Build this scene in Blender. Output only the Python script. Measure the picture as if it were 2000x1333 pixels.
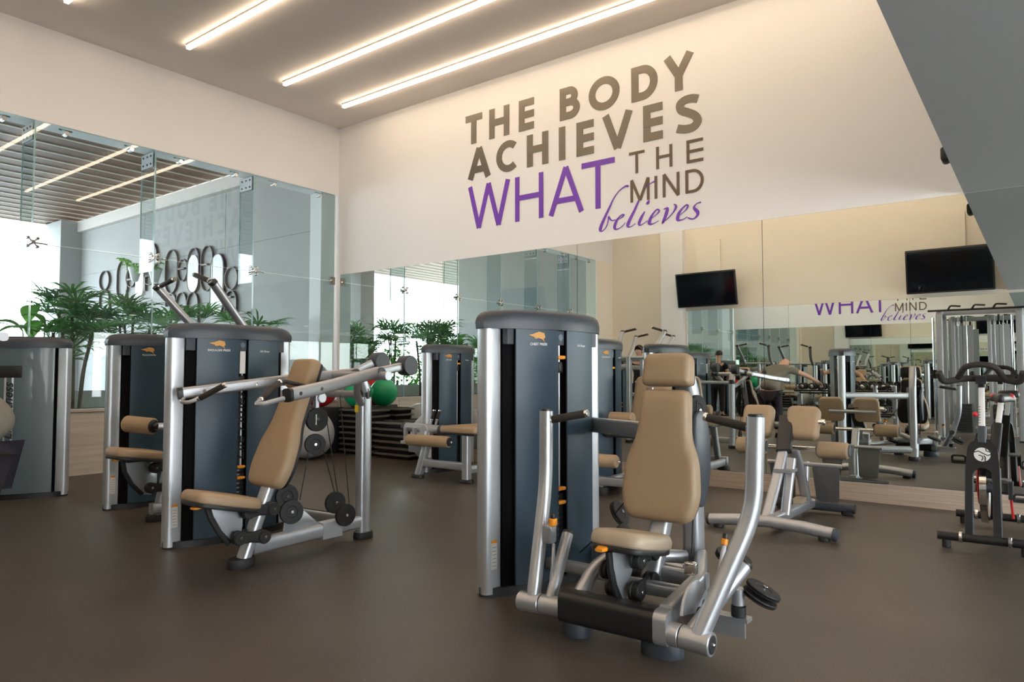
import bpy, math, random
from mathutils import Vector, Matrix
random.seed(7)
for _o in list(bpy.data.objects): bpy.data.objects.remove(_o)
SC = bpy.context.scene
COL = SC.collection
PI = math.pi
# ------------------------------------------------------------------ camera
CAM_P = Vector((8.6748, -6.9679, 1.15)); YAW = 0.6494; PITCH = 0.0454; FPX = 1369.88
cd = bpy.data.cameras.new('camera'); cam = bpy.data.objects.new('camera', cd); COL.objects.link(cam)
cd.sensor_width = 36.0; cd.lens = FPX / 2000 * 36.0; cd.clip_start = 0.05; cd.clip_end = 200
cam.location = CAM_P; cam.rotation_euler = (PI / 2 + PITCH, 0, YAW)
SC.camera = cam
# ------------------------------------------------------------------ world, exposure
SC.view_settings.view_transform = 'Standard'; SC.view_settings.look = 'None'
SC.view_settings.gamma = 1.0; SC.view_settings.use_curve_mapping = False
SC.view_settings.exposure = EXPO = 0.58
W = bpy.data.worlds.new('World'); SC.world = W; W.use_nodes = True
wn = W.node_tree.nodes; wl = W.node_tree.links; wn.clear()
wo = wn.new('ShaderNodeOutputWorld'); wb = wn.new('ShaderNodeBackground')
wtc = wn.new('ShaderNodeTexCoord'); wsep = wn.new('ShaderNodeSeparateXYZ'); wr = wn.new('ShaderNodeValToRGB')
wl.new(wtc.outputs['Generated'], wsep.inputs[0]); wl.new(wsep.outputs['Z'], wr.inputs['Fac'])
wr.color_ramp.elements[0].position = 0.0; wr.color_ramp.elements[0].color = (1.0, 1.0, 1.0, 1)
wr.color_ramp.elements[1].position = 0.7; wr.color_ramp.elements[1].color = (0.72, 0.86, 1.0, 1)
wl.new(wr.outputs['Color'], wb.inputs['Color']); wb.inputs['Strength'].default_value = SKY = 9.6
wl.new(wb.outputs[0], wo.inputs[0])
SC.cycles.transparent_max_bounces = 40; SC.cycles.max_bounces = 14; SC.cycles.glossy_bounces = 8; SC.cycles.diffuse_bounces = 5
STRIP = 11.0      # radiance of the warm ceiling strips
DOWN = 70.0       # radiance of the unseen downlights added as fill light
# ------------------------------------------------------------------ materials
def _mat(name):
    m = bpy.data.materials.new(name); m.use_nodes = True
    n = m.node_tree.nodes; b = n['Principled BSDF']
    return m, n, m.node_tree.links, b
def mat(name, col, rough=0.5, metal=0.0, var=0.08, scale=30.0, bump=0.0, bscale=200.0, coat=0.0, spec=0.5):
    m, n, l, b = _mat(name)
    tc = n.new('ShaderNodeTexCoord'); nz = n.new('ShaderNodeTexNoise'); nz.inputs['Scale'].default_value = scale
    nz.inputs['Detail'].default_value = 3
    l.new(tc.outputs['Object'], nz.inputs['Vector'])
    mx = n.new('ShaderNodeMix'); mx.data_type = 'RGBA'
    c = Vector(col[:3])
    mx.inputs['A'].default_value = (*(c * (1 - var)), 1); mx.inputs['B'].default_value = (*[min(1, q) for q in c * (1 + var)], 1)
    l.new(nz.outputs['Fac'], mx.inputs['Factor']); l.new(mx.outputs['Result'], b.inputs['Base Color'])
    b.inputs['Roughness'].default_value = rough; b.inputs['Metallic'].default_value = metal
    b.inputs['Coat Weight'].default_value = coat; b.inputs['Specular IOR Level'].default_value = spec
    if bump:
        n2 = n.new('ShaderNodeTexNoise'); n2.inputs['Scale'].default_value = bscale
        l.new(tc.outputs['Object'], n2.inputs['Vector'])
        bp_ = n.new('ShaderNodeBump'); bp_.inputs['Strength'].default_value = bump; bp_.inputs['Distance'].default_value = 0.002
        l.new(n2.outputs['Fac'], bp_.inputs['Height']); l.new(bp_.outputs['Normal'], b.inputs['Normal'])
    return m
def emit(name, col, s):
    m = bpy.data.materials.new(name); m.use_nodes = True; n = m.node_tree.nodes; n.clear()
    o = n.new('ShaderNodeOutputMaterial'); e = n.new('ShaderNodeEmission')
    e.inputs[0].default_value = (*col, 1); e.inputs[1].default_value = s
    m.node_tree.links.new(e.outputs[0], o.inputs[0]); return m
def glass_mat(name, tint, ior=1.5, gain=1.0, rough=0.0):
    m = bpy.data.materials.new(name); m.use_nodes = True; n = m.node_tree.nodes; l = m.node_tree.links; n.clear()
    o = n.new('ShaderNodeOutputMaterial'); t = n.new('ShaderNodeBsdfTransparent'); g = n.new('ShaderNodeBsdfGlossy')
    t.inputs[0].default_value = (*tint, 1); g.inputs['Roughness'].default_value = rough
    f = n.new('ShaderNodeFresnel'); ge = n.new('ShaderNodeNewGeometry'); mr = n.new('ShaderNodeMapRange')
    mr.inputs['To Min'].default_value = ior; mr.inputs['To Max'].default_value = 1 / ior   # same reflectance from both faces of a thin sheet
    l.new(ge.outputs['Backfacing'], mr.inputs['Value']); l.new(mr.outputs[0], f.inputs[0])
    mu = n.new('ShaderNodeMath'); mu.operation = 'MULTIPLY'; mu.inputs[1].default_value = gain; mu.use_clamp = True
    mx = n.new('ShaderNodeMixShader')
    l.new(f.outputs[0], mu.inputs[0]); l.new(mu.outputs[0], mx.inputs[0]); l.new(t.outputs[0], mx.inputs[1]); l.new(g.outputs[0], mx.inputs[2])
    l.new(mx.outputs[0], o.inputs[0]); return m
def speckle_floor():
    m, n, l, b = _mat('rubber floor')
    tc = n.new('ShaderNodeTexCoord')
    nz = n.new('ShaderNodeTexNoise'); nz.inputs['Scale'].default_value = 0.9; nz.inputs['Detail'].default_value = 5
    l.new(tc.outputs['Object'], nz.inputs['Vector'])
    r1 = n.new('ShaderNodeValToRGB'); r1.color_ramp.elements[0].position = .3; r1.color_ramp.elements[1].position = .75
    r1.color_ramp.elements[0].color = (0.050, 0.041, 0.035, 1); r1.color_ramp.elements[1].color = (0.084, 0.068, 0.056, 1)
    l.new(nz.outputs['Fac'], r1.inputs['Fac'])
    n2 = n.new('ShaderNodeTexNoise'); n2.inputs['Scale'].default_value = 160; n2.inputs['Detail'].default_value = 2
    l.new(tc.outputs['Object'], n2.inputs['Vector'])
    r2 = n.new('ShaderNodeValToRGB'); r2.color_ramp.elements[0].position = .63; r2.color_ramp.elements[1].position = .72
    r2.color_ramp.elements[0].color = (0, 0, 0, 1); r2.color_ramp.elements[1].color = (1, 1, 1, 1)
    l.new(n2.outputs['Fac'], r2.inputs['Fac'])
    mx = n.new('ShaderNodeMix'); mx.data_type = 'RGBA'
    l.new(r2.outputs['Color'], mx.inputs['Factor']); l.new(r1.outputs['Color'], mx.inputs['A']); mx.inputs['B'].default_value = (0.21, 0.18, 0.155, 1)
    l.new(mx.outputs['Result'], b.inputs['Base Color'])
    b.inputs['Roughness'].default_value = 0.42
    bp_ = n.new('ShaderNodeBump'); bp_.inputs['Strength'].default_value = .25; bp_.inputs['Distance'].default_value = .002
    l.new(n2.outputs['Fac'], bp_.inputs['Height']); l.new(bp_.outputs['Normal'], b.inputs['Normal'])
    return m
def wood_mat(name, c1, c2, scale=(1.5, 1.5, 40), rough=.5):
    m, n, l, b = _mat(name)
    tc = n.new('ShaderNodeTexCoord'); mp = n.new('ShaderNodeMapping'); mp.inputs['Scale'].default_value = scale
    nz = n.new('ShaderNodeTexNoise'); nz.inputs['Scale'].default_value = 1.0; nz.inputs['Detail'].default_value = 6
    l.new(tc.outputs['Object'], mp.inputs[0]); l.new(mp.outputs[0], nz.inputs['Vector'])
    r = n.new('ShaderNodeValToRGB'); r.color_ramp.elements[0].position = .3; r.color_ramp.elements[1].position = .7
    r.color_ramp.elements[0].color = (*c1, 1); r.color_ramp.elements[1].color = (*c2, 1)
    l.new(nz.outputs['Fac'], r.inputs['Fac']); l.new(r.outputs['Color'], b.inputs['Base Color'])
    b.inputs['Roughness'].default_value = rough
    return m
M = {}
M['wall'] = mat('white wall paint', (.755, .75, .755), .75, var=.012, scale=2)
M['beige'] = mat('beige wall paint', (.77, .705, .625), .75, var=.012, scale=2)
M['ceil'] = mat('ceiling paint', (.76, .70, .665), .8, var=.02, scale=2)
M['soffit'] = mat('grey soffit paint', (.42, .435, .445), .8, var=.02, scale=3)
M['floor'] = speckle_floor()
M['mirror'] = None
mm, n_, l_, b_ = _mat('mirror silver'); b_.inputs['Base Color'].default_value = (.86, .90, .87, 1); b_.inputs['Metallic'].default_value = 1; b_.inputs['Roughness'].default_value = 0.0
M['mirror'] = mm
M['glass'] = glass_mat('clear facade glass', (.80, .865, .875), 1.52, 1.0)
M['glass2'] = glass_mat('clear window glass', (.97, .98, .98), 1.52, 1.0)
M['glass_edge'] = mat('green glass edge', (.42, .62, .62), .15, var=.02)
M['silver'] = mat('silver powder coat', (.46, .475, .505), .38, .70, var=.03, scale=60)
M['silver_side'] = mat('satin aluminium', (.53, .555, .59), .38, .65, var=.03, scale=20)
M['chrome'] = mat('chrome', (.82, .82, .83), .12, 1.0, var=.01)
M['cap'] = mat('charcoal plastic', (.046, .056, .072), .42, var=.06, scale=40, bump=.1)
M['cap_dark'] = mat('black plastic', (.018, .019, .021), .40, var=.08)
M['panel'] = mat('smoked acrylic', (.034, .064, .094), .36, var=.05, scale=4, coat=.0, spec=.35)
M['panel_clear'] = mat('frosted smoke shield', (.105, .145, .16), .34, var=.06, scale=3, coat=.3)
M['tan'] = mat('tan vinyl', (.365, .258, .158), .46, var=.05, scale=14, bump=.25, bscale=350)
M['tan_seat'] = mat('worn tan vinyl', (.42, .335, .24), .40, var=.06, scale=14, bump=.2, bscale=350)
M['padback'] = mat('black pad shell', (.012, .012, .013), .5, var=.1)
M['rubber'] = mat('black rubber', (.014, .014, .015), .62, var=.12, scale=80)
M['grip'] = mat('dark grip rubber', (.026, .022, .020), .7, var=.15, scale=90, bump=.3)
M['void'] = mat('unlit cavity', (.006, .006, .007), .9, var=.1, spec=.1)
M['orange'] = mat('orange plastic', (.90, .33, .02), .38, var=.04)
M['red'] = mat('red plastic', (.55, .02, .02), .35, var=.04)
M['white'] = mat('white label', (.75, .75, .74), .5, var=.02)
M['labelgrey'] = mat('placard blue grey', (.10, .14, .18), .3, var=.05)
M['yellow'] = mat('yellow warning label', (.85, .62, .03), .5, var=.02)
M['black'] = mat('black metal', (.02, .02, .021), .38, .3, var=.1)
M['screen'] = mat('dark tv screen', (.004, .005, .009), .06, var=.2, scale=3)
M['travertine'] = wood_mat('pale banded cladding', (.50, .44, .37), (.66, .60, .53), (1.2, 1.2, 22), .6)
M['skirt'] = wood_mat('light oak laminate', (.40, .31, .24), (.56, .46, .37), (1.5, 3, 60), .5)
M['slat'] = wood_mat('brown timber slat', (.105, .036, .009), (.20, .078, .022), (14, 1.0, 14), .55)
M['batten'] = mat('pale batten', (.62, .53, .42), .6, var=.05)
M['slat_gap'] = mat('ceiling void', (.33, .30, .27), .9, var=.1)
M['concrete'] = mat('pale concrete', (.42, .42, .415), .8, var=.07, scale=1.6, bump=.15, bscale=25)
M['conc_dark'] = mat('dark concrete', (.10, .088, .078), .8, var=.08, scale=3)
M['terrace'] = mat('terrace paving', (.24, .235, .225), .7, var=.05, scale=3)
M['iron'] = mat('dark bronze steel strip', (.085, .062, .058), .5, .3, var=.1)
M['letter'] = mat('brushed bronze vinyl', (.135, .118, .095), .34, .55, var=.04, scale=8)
M['letter2'] = mat('brown vinyl', (.115, .075, .045), .5, var=.04)
M['purple'] = mat('purple vinyl', (.155, .032, .42), .38, var=.04, scale=6)
M['leaf'] = mat('palm leaf', (.10, .30, .07), .42, var=.35, scale=6)
M['leaf2'] = mat('bright leaf', (.20, .48, .09), .42, var=.3, scale=6)
M['bark'] = mat('palm stem', (.16, .12, .085), .85, var=.3, scale=30)
M['soil'] = mat('dark soil', (.02, .016, .013), .95, var=.3, scale=60)
M['pot'] = mat('white glazed pot', (.62, .64, .64), .35, var=.03)
M['ballred'] = mat('red gym ball', (.68, .015, .022), .30, var=.04)
M['ballgreen'] = mat('green gym ball', (.012, .44, .20), .26, var=.04)
M['ballgrey'] = mat('silver gym ball', (.40, .41, .43), .30, var=.05)
M['silver_dark'] = mat('grey machine paint', (.33, .34, .36), .5, .2, var=.04)
M['figure'] = mat('ochre print', (.72, .36, .09), .5, var=.05)
M['step'] = mat('grey step plastic', (.105, .103, .10), .55, var=.1)
M['stepdark'] = mat('black step rubber', (.016, .016, .018), .7, var=.1)
M['boxblack'] = mat('black vinyl box', (.018, .020, .024), .42, var=.1, scale=20)
M['skin'] = mat('skin', (.58, .34, .24), .5, var=.05)
M['hair'] = mat('dark brown hair', (.025, .016, .011), .6, var=.2, scale=50)
M['tshirt'] = mat('black cotton', (.010, .010, .011), .85, var=.1)
M['shirt'] = mat('olive grey cotton', (.17, .16, .125), .85, var=.15, scale=40)
M['trousers'] = mat('dark navy cotton', (.016, .014, .020), .85, var=.1)
M['lamp'] = emit('warm led diffuser', (1.0, .79, .57), STRIP)
M['down'] = emit('downlight diffuser', (1.0, .92, .82), DOWN)  # glow of the added, out-of-view fill lamps
M['tvglow'] = emit('tv picture', (.10, .16, .32), .02)
for k_ in ('leaf', 'leaf2'):      # thin leaves let some light through
    nt = M[k_].node_tree; b_ = nt.nodes['Principled BSDF']; tr = nt.nodes.new('ShaderNodeBsdfTranslucent'); ad = nt.nodes.new('ShaderNodeMixShader'); ad.inputs[0].default_value = .35
    nt.links.new(b_.inputs['Base Color'].links[0].from_socket, tr.inputs[0])
    out = [q for q in nt.nodes if q.type == 'OUTPUT_MATERIAL'][0]
    nt.links.new(b_.outputs[0], ad.inputs[1]); nt.links.new(tr.outputs[0], ad.inputs[2]); nt.links.new(ad.outputs[0], out.inputs[0])
# ------------------------------------------------------------------ mesh builder
def V(*a): return Vector(a[0]) if len(a) == 1 else Vector(a)
class MB:
    def __init__(s): s.v = []; s.f = []
    def add(s, vs, fs):
        o = len(s.v); s.v += [tuple(q) for q in vs]; s.f += [tuple(i + o for i in f) for f in fs]; return s
    def box(s, c, d, rot=None):
        c = V(c); hx, hy, hz = d[0] / 2, d[1] / 2, d[2] / 2
        ps = [V(x, y, z) for x in (-hx, hx) for y in (-hy, hy) for z in (-hz, hz)]
        if rot is not None: ps = [rot @ p for p in ps]
        return s.add([c + p for p in ps], [(0, 1, 3, 2), (4, 6, 7, 5), (0, 4, 5, 1), (2, 3, 7, 6), (0, 2, 6, 4), (1, 5, 7, 3)])
    def bb(s, a, b): return s.box([(a[i] + b[i]) / 2 for i in range(3)], [abs(b[i] - a[i]) for i in range(3)])
    def loft(s, rings, closed=False, cap=True):
        n = len(rings[0]); o = len(s.v)
        for r in rings: s.v += [tuple(q) for q in r]
        m = len(rings)
        for i in range(m if closed else m - 1):
            a = o + i * n; b = o + ((i + 1) % m) * n
            for j in range(n):
                k = (j + 1) % n; s.f.append((a + j, a + k, b + k, b + j))
        if cap and not closed:
            s.f.append(tuple(o + j for j in reversed(range(n)))); s.f.append(tuple(o + (m - 1) * n + j for j in range(n)))
        return s
    def sweep(s, pts, prof, up=None, closed=False, cap=True, scales=None):
        pts = [V(p) for p in pts]; n = len(pts); rings = []; prev = None
        for i in range(n):
            if closed: t = pts[(i + 1) % n] - pts[i - 1]
            elif i == 0: t = pts[1] - pts[0]
            elif i == n - 1: t = pts[-1] - pts[-2]
            else: t = (pts[i + 1] - pts[i]).normalized() + (pts[i] - pts[i - 1]).normalized()
            t.normalize()
            if up is not None: u = V(up)
            elif prev is None: u = V(0, 0, 1) if abs(t.z) < .95 else V(0, 1, 0)
            else: u = prev
            u = (u - t * u.dot(t)).normalized(); prev = u; r = t.cross(u)
            k = 1.0
            if 0 < i < n - 1 or closed:
                a = (pts[(i + 1) % n] - pts[i]).normalized(); k = 1 / max(.6, a.dot(t))
            sc = scales[i] if scales else 1.0
            rings.append([pts[i] + r * (p[0] * sc) + u * (p[1] * sc) for p in prof])
        return s.loft(rings, closed, cap)
    def tube(s, pts, r, n=12, **k): return s.sweep(pts, circ(r, n), **k)
    def cyl(s, a, b, r, n=20, bev=None):
        a = V(a); b = V(b); d = (b - a); L = d.length
        if bev is None: bev = min(r, L) * .12
        return s.lathe(a, d, [(0, r - bev), (bev, r), (L - bev, r), (L, r - bev)], n)
    def lathe(s, o, d, prof, n=20):
        o = V(o); d = V(d).normalized(); u = V(0, 0, 1) if abs(d.z) < .9 else V(1, 0, 0)
        u = (u - d * u.dot(d)).normalized(); r = d.cross(u)
        rings = [[o + d * h + (u * math.sin(2 * PI * j / n) + r * math.cos(2 * PI * j / n)) * max(rr, 1e-4) for j in range(n)] for h, rr in prof]
        return s.loft(rings)
    def prism(s, outline, o, ux, uy, un, t, bev=0.0):
        """outline (x,y) list -> slab of thickness t along un, centred edge bevel bev"""
        o = V(o); ux = V(ux); uy = V(uy); un = V(un)
        lay = [(0, 0), (0, t)] if not bev else [(bev, 0), (bev * .3, bev * .3), (0, bev), (0, t - bev), (bev * .3, t - bev * .3), (bev, t)]
        return s.loft([[o + ux * x + uy * y + un * h for x, y in inset(outline, d)] for d, h in lay])
    def sphere(s, c, r, n=20, m=12, sq=(1, 1, 1)):
        c = V(c); rings = []
        for i in range(m + 1):
            a = PI * i / m; rr = max(math.sin(a), 1e-3)
            rings.append([c + V(math.cos(2 * PI * j / n) * rr * r * sq[0], math.sin(2 * PI * j / n) * rr * r * sq[1], -math.cos(a) * r * sq[2]) for j in range(n)])
        return s.loft(rings)
    def build(s, name, material, parent=None, origin=None, smooth=True, ang=35):
        org = V(origin) if origin is not None else V(parent['_o']) if parent is not None else V(0, 0, 0)
        me = bpy.data.meshes.new(name); me.from_pydata([(p[0] - org.x, p[1] - org.y, p[2] - org.z) for p in s.v], [], s.f)
        me.materials.append(M[material] if isinstance(material, str) else material)
        if smooth:
            me.shade_smooth()
            me.set_sharp_from_angle(angle=math.radians(ang))
        me.update()
        ob = bpy.data.objects.new(name, me); COL.objects.link(ob)
        if parent is not None: ob.parent = parent
        else: ob.location = org
        ob['_o'] = list(org)
        return ob
def circ(r, n=12): return [(r * math.cos(2 * PI * i / n), r * math.sin(2 * PI * i / n)) for i in range(n)]
def rrect(w, h, r, k=4):
    r = min(r, w / 2 - 1e-4, h / 2 - 1e-4); out = []
    for cx, cy, a0 in ((w / 2 - r, h / 2 - r, 0), (-w / 2 + r, h / 2 - r, PI / 2), (-w / 2 + r, -h / 2 + r, PI), (w / 2 - r, -h / 2 + r, 1.5 * PI)):
        for i in range(k + 1):
            a = a0 + PI / 2 * i / k; out.append((cx + r * math.cos(a), cy + r * math.sin(a)))
    return out
def inset(pl, d):
    if abs(d) < 1e-9: return pl
    n = len(pl); out = []
    ar = sum(pl[i][0] * pl[(i + 1) % n][1] - pl[(i + 1) % n][0] * pl[i][1] for i in range(n)); sg = 1 if ar > 0 else -1
    for i in range(n):
        a = Vector(pl[i - 1]); b = Vector(pl[i]); c = Vector(pl[(i + 1) % n])
        e1 = (b - a); e2 = (c - b)
        if e1.length < 1e-9: e1 = e2
        if e2.length < 1e-9: e2 = e1
        e1 = e1.normalized(); e2 = e2.normalized()
        nn = Vector((-e1.y - e2.y, e1.x + e2.x)); L = nn.length
        nn = nn / L if L > 1e-6 else Vector((0, 0))
        k = 1 / max(.5, nn.dot(Vector((-e1.y, e1.x))))
        out.append(tuple(b + nn * d * sg * k))
    return out
def fillet(pts, r, k=5):
    pts = [V(p) for p in pts]; out = [pts[0]]
    for i in range(1, len(pts) - 1):
        a, b, c = pts[i - 1], pts[i], pts[i + 1]
        d1 = (a - b); d2 = (c - b); q = min(r, d1.length * .48, d2.length * .48)
        p0 = b + d1.normalized() * q; p1 = b + d2.normalized() * q
        for j in range(k + 1):
            t = j / k; out.append(p0 * (1 - t) ** 2 + b * (2 * t * (1 - t)) + p1 * t * t)
    out.append(pts[-1]); return out
def rpoly(pts, r, k=4):
    """closed 2D polygon with rounded corners (r scalar or list)"""
    n = len(pts); out = []
    for i in range(n):
        a, b, c = Vector(pts[i - 1]), Vector(pts[i]), Vector(pts[(i + 1) % n]); rr = r[i] if isinstance(r, (list, tuple)) else r
        d1 = a - b; d2 = c - b; q = min(rr, d1.length * .48, d2.length * .48)
        p0 = b + d1.normalized() * q; p1 = b + d2.normalized() * q
        for j in range(k + 1):
            t = j / k; out.append(tuple(p0 * (1 - t) ** 2 + b * (2 * t * (1 - t)) + p1 * t * t))
    return out
def tag(o, label=None, cat=None, group=None, kind=None):
    if label: o['label'] = label
    if cat: o['category'] = cat
    if group: o['group'] = group
    if kind: o['kind'] = kind
    return o
def thing(name, loc, label, cat, group=None):
    o = bpy.data.objects.new(name, None); COL.objects.link(o); o.location = loc; o['_o'] = list(loc); o.empty_display_size = .1
    return tag(o, label, cat, group)
def struct(name, mb, m, parent=None, origin=None, smooth=False):
    o = mb.build(name, m, parent, origin, smooth)
    if parent is None: o['kind'] = 'structure'
    return o
def text_mesh(name, body, size, material, parent, origin, xdir, ydir, depth=.002, offset=0.0, align='CENTER', shear=0.0, space=1.0):
    cu = bpy.data.curves.new(name, 'FONT'); cu.body = body; cu.size = size; cu.extrude = depth; cu.offset = offset
    cu.align_x = align; cu.align_y = 'CENTER'; cu.shear = shear; cu.space_character = space; cu.resolution_u = 3
    tmp = bpy.data.objects.new(name + '_t', cu); COL.objects.link(tmp)
    dg = bpy.context.evaluated_depsgraph_get(); me = bpy.data.meshes.new_from_object(tmp.evaluated_get(dg))
    bpy.data.objects.remove(tmp)
    x = V(xdir).normalized(); y = V(ydir).normalized(); z = x.cross(y)
    mt = Matrix((x, y, z)).transposed().to_4x4(); mt.translation = V(origin) - V(parent['_o'])
    me.transform(mt); me.materials.clear(); me.materials.append(M[material] if isinstance(material, str) else material)
    ob = bpy.data.objects.new(name, me); COL.objects.link(ob); ob.parent = parent; ob['_o'] = parent['_o']
    return ob
# ================================================================== the setting
ZC, ZM, ZG, D = 4.957, 2.66, 3.905, 8.69
XE = 8.17; XR = 14.0; PL = .74
struct('floor', MB().bb((0, -D, -.10), (XR, 0, 0)), 'floor')
struct('ceiling', MB().bb((-.3, -D - .2, ZC), (XR + .2, .2, ZC + .12)), 'ceil')
struct('ceiling_low', MB().bb((XE, -D, ZM + .004), (XR, -.004, ZM + .34)), 'soffit')
struct('wall_back', MB().bb((0, 0, 0), (XR, .2, ZC)), 'wall')
wr_ = MB(); W0, W1 = -8.4, -2.2
for a_, b_ in (((-D - .2, 0), (.2, .38)), ((-D - .2, 2.42), (.2, ZC)), ((-D - .2, .38), (W0, 2.42)), ((W1, .38), (.2, 2.42))):
    wr_.bb((XR, a_[0], a_[1]), (XR + .2, b_[0], b_[1]))
struct('wall_right', wr_, 'beige')
f_ = MB(); f_.bb((XR + .06, W0, .38), (XR + .12, W1, .43)); f_.bb((XR + .06, W0, 2.37), (XR + .12, W1, 2.42))
ys_ = [W0 + (W1 - W0) * i / 4 for i in range(5)]
for y_ in ys_: f_.bb((XR + .06, y_ - .025, .43), (XR + .12, y_ + .025, 2.37))
w_ = struct('window_1', f_, 'cap')
for a_, c_ in zip(ys_, ys_[1:]): MB().bb((XR + .085, a_ + .025, .43), (XR + .095, c_ - .025, 2.37)).build('window_pane', 'glass2', w_, smooth=False)
struct('wall_front', MB().bb((-.3, -D - .2, 0), (XR, -D, ZC)), 'beige')
struct('wall_left', MB().bb((-.30, -D, ZG), (0, 0, ZC)), 'wall')
struct('wall_left_end', MB().bb((-.30, -D, 0), (0, -7.90, ZG)), 'beige')
# low clad wall under the glass, in separate slabs
lw = struct('wall_planter', MB().bb((-.10, -7.9, 0), (-.012, 0, PL - .02)), 'travertine')
y = 0.0; i = 0
while y > -7.85:
    y2 = max(-7.9, y - 1.32)
    MB().bb((-.012, y2 + .004, .0), (.012, y - .004, PL - .03)).build('cladding_slab', 'travertine', lw, smooth=False); y = y2
MB().bb((-.13, -7.9, PL - .03), (.03, 0, PL)).build('coping', 'travertine', lw, smooth=False)
# oak skirting boards along both mirror walls
for nm, yy, sg, xs in (('baseboard_back', 0, -1, [0.02, 1.40, 3.64, 5.88, 8.12, 10.36, 12.6, 13.98]), ('baseboard_front', -D, 1, [1.97, 4.2, 6.44, 8.68, 10.9, 13.1, 13.98])):
    b = struct(nm, MB().bb((xs[0], yy, .0), (xs[-1], yy + sg * .010, .150)), 'skirt')
    for a, c in zip(xs, xs[1:]):
        MB().bb((a + .002, yy + sg * .010, .0), (c - .002, yy + sg * .024, .162)).build('skirting_board', 'skirt', b, smooth=False)
# wall mirrors in panels
def mirror(name, yy, sg, xs, z0, z1, label):
    r = thing(name, ((xs[0] + xs[-1]) / 2, yy, z0), label, 'mirror')
    MB().bb((xs[0], yy, z0), (xs[-1], yy + sg * .004, z1)).build('backing', 'cap_dark', r, smooth=False)
    for a, c in zip(xs, xs[1:]):
        MB().bb((a + .0025, yy + sg * .004, z0 + .002), (c - .0025, yy + sg * .010, z1 - .002)).build('mirror_panel', 'mirror', r, smooth=False)
mirror('wall_mirror', 0, -1, [.07, 2.21, 4.35, 6.49, 8.63, 10.77, 12.9], .166, ZM, 'large panelled wall mirror below the painted slogan')
mirror('wall_mirror', -D, 1, [1.97, 4.3, 6.6, 8.9, 11.2, 13.5], .166, 2.61, 'wall mirror under the two televisions, seen reflected in the slogan wall')
# pilaster and shallow chases on the wall opposite
struct('trim_1', MB().bb((1.40, -D, 0), (1.95, -D + .16, ZC)), 'wall')
for k, (a, c) in enumerate(((2.25, 2.82), (6.97, 7.55))):
    struct('trim_%d' % (k + 2), MB().bb((a, -D, 2.70), (c, -D + .05, 4.22)), 'beige')
# ceiling light strips
LY = [-.62, -1.59, -2.885, -4.16, -5.40, -6.65, -7.85]
nm = ['nearest the slogan wall', 'second from the slogan wall', 'third from the slogan wall', 'fourth from the slogan wall', 'fifth from the slogan wall', 'sixth from the slogan wall', 'nearest the television wall']
for yy, t in zip(LY, nm):
    r = thing('ceiling_light', (.85, yy, ZC), 'warm white linear ceiling light strip, ' + t, 'ceiling light', 'linear ceiling lights')
    MB().bb((.85, yy - .028, ZC - .016), (XE - .1, yy + .028, ZC)).build('housing', 'ceil', r, smooth=False)
    MB().bb((.852, yy - .021, ZC - .052), (XE - .102, yy + .021, ZC - .016)).build('diffuser', 'lamp', r, smooth=False)
for k, (xx, yy) in enumerate([(x_, y_) for x_ in (10.2, 12.2) for y_ in (-1.6, -4.3, -7.0)]):  # out-of-view lamps, added to brighten the space under the low ceiling
    r = thing('fill_downlight', (xx, yy, ZM), 'unseen lamp added as fill light in the low ceiling, %s, row %s the window' % (('nearest the slogan wall', 'middle', 'nearest the camera')[k % 3], 'farther from' if k < 3 else 'beside'), 'ceiling light', 'added fill lights in the low ceiling')
    MB().lathe((xx, yy, ZM + .004), (0, 0, -1), [(0, .115), (.012, .115), (.012, .09), (.004, .09)], 24).build('bezel', 'white', r)
    MB().cyl((xx, yy, ZM + .001), (xx, yy, ZM - .004), .088, 24, 0).build('diffuser', 'down', r)
# small black bracket on the edge of the low ceiling
r = thing('edge_speaker', (XE - .02, -1.1, ZM + .02), 'small black bracket fixed to the edge of the low grey ceiling', 'bracket')
MB().prism(rrect(.05, .10, .02), (XE - .028, -1.0, ZM + .065), (1, 0, 0), (0, 0, 1), (0, -1, 0), .14, .008).build('case', 'black', r)
MB().bb((XE - .006, -1.1, ZM + .03), (XE + .0, -1.04, ZM + .10)).build('mount', 'black', r)
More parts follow.
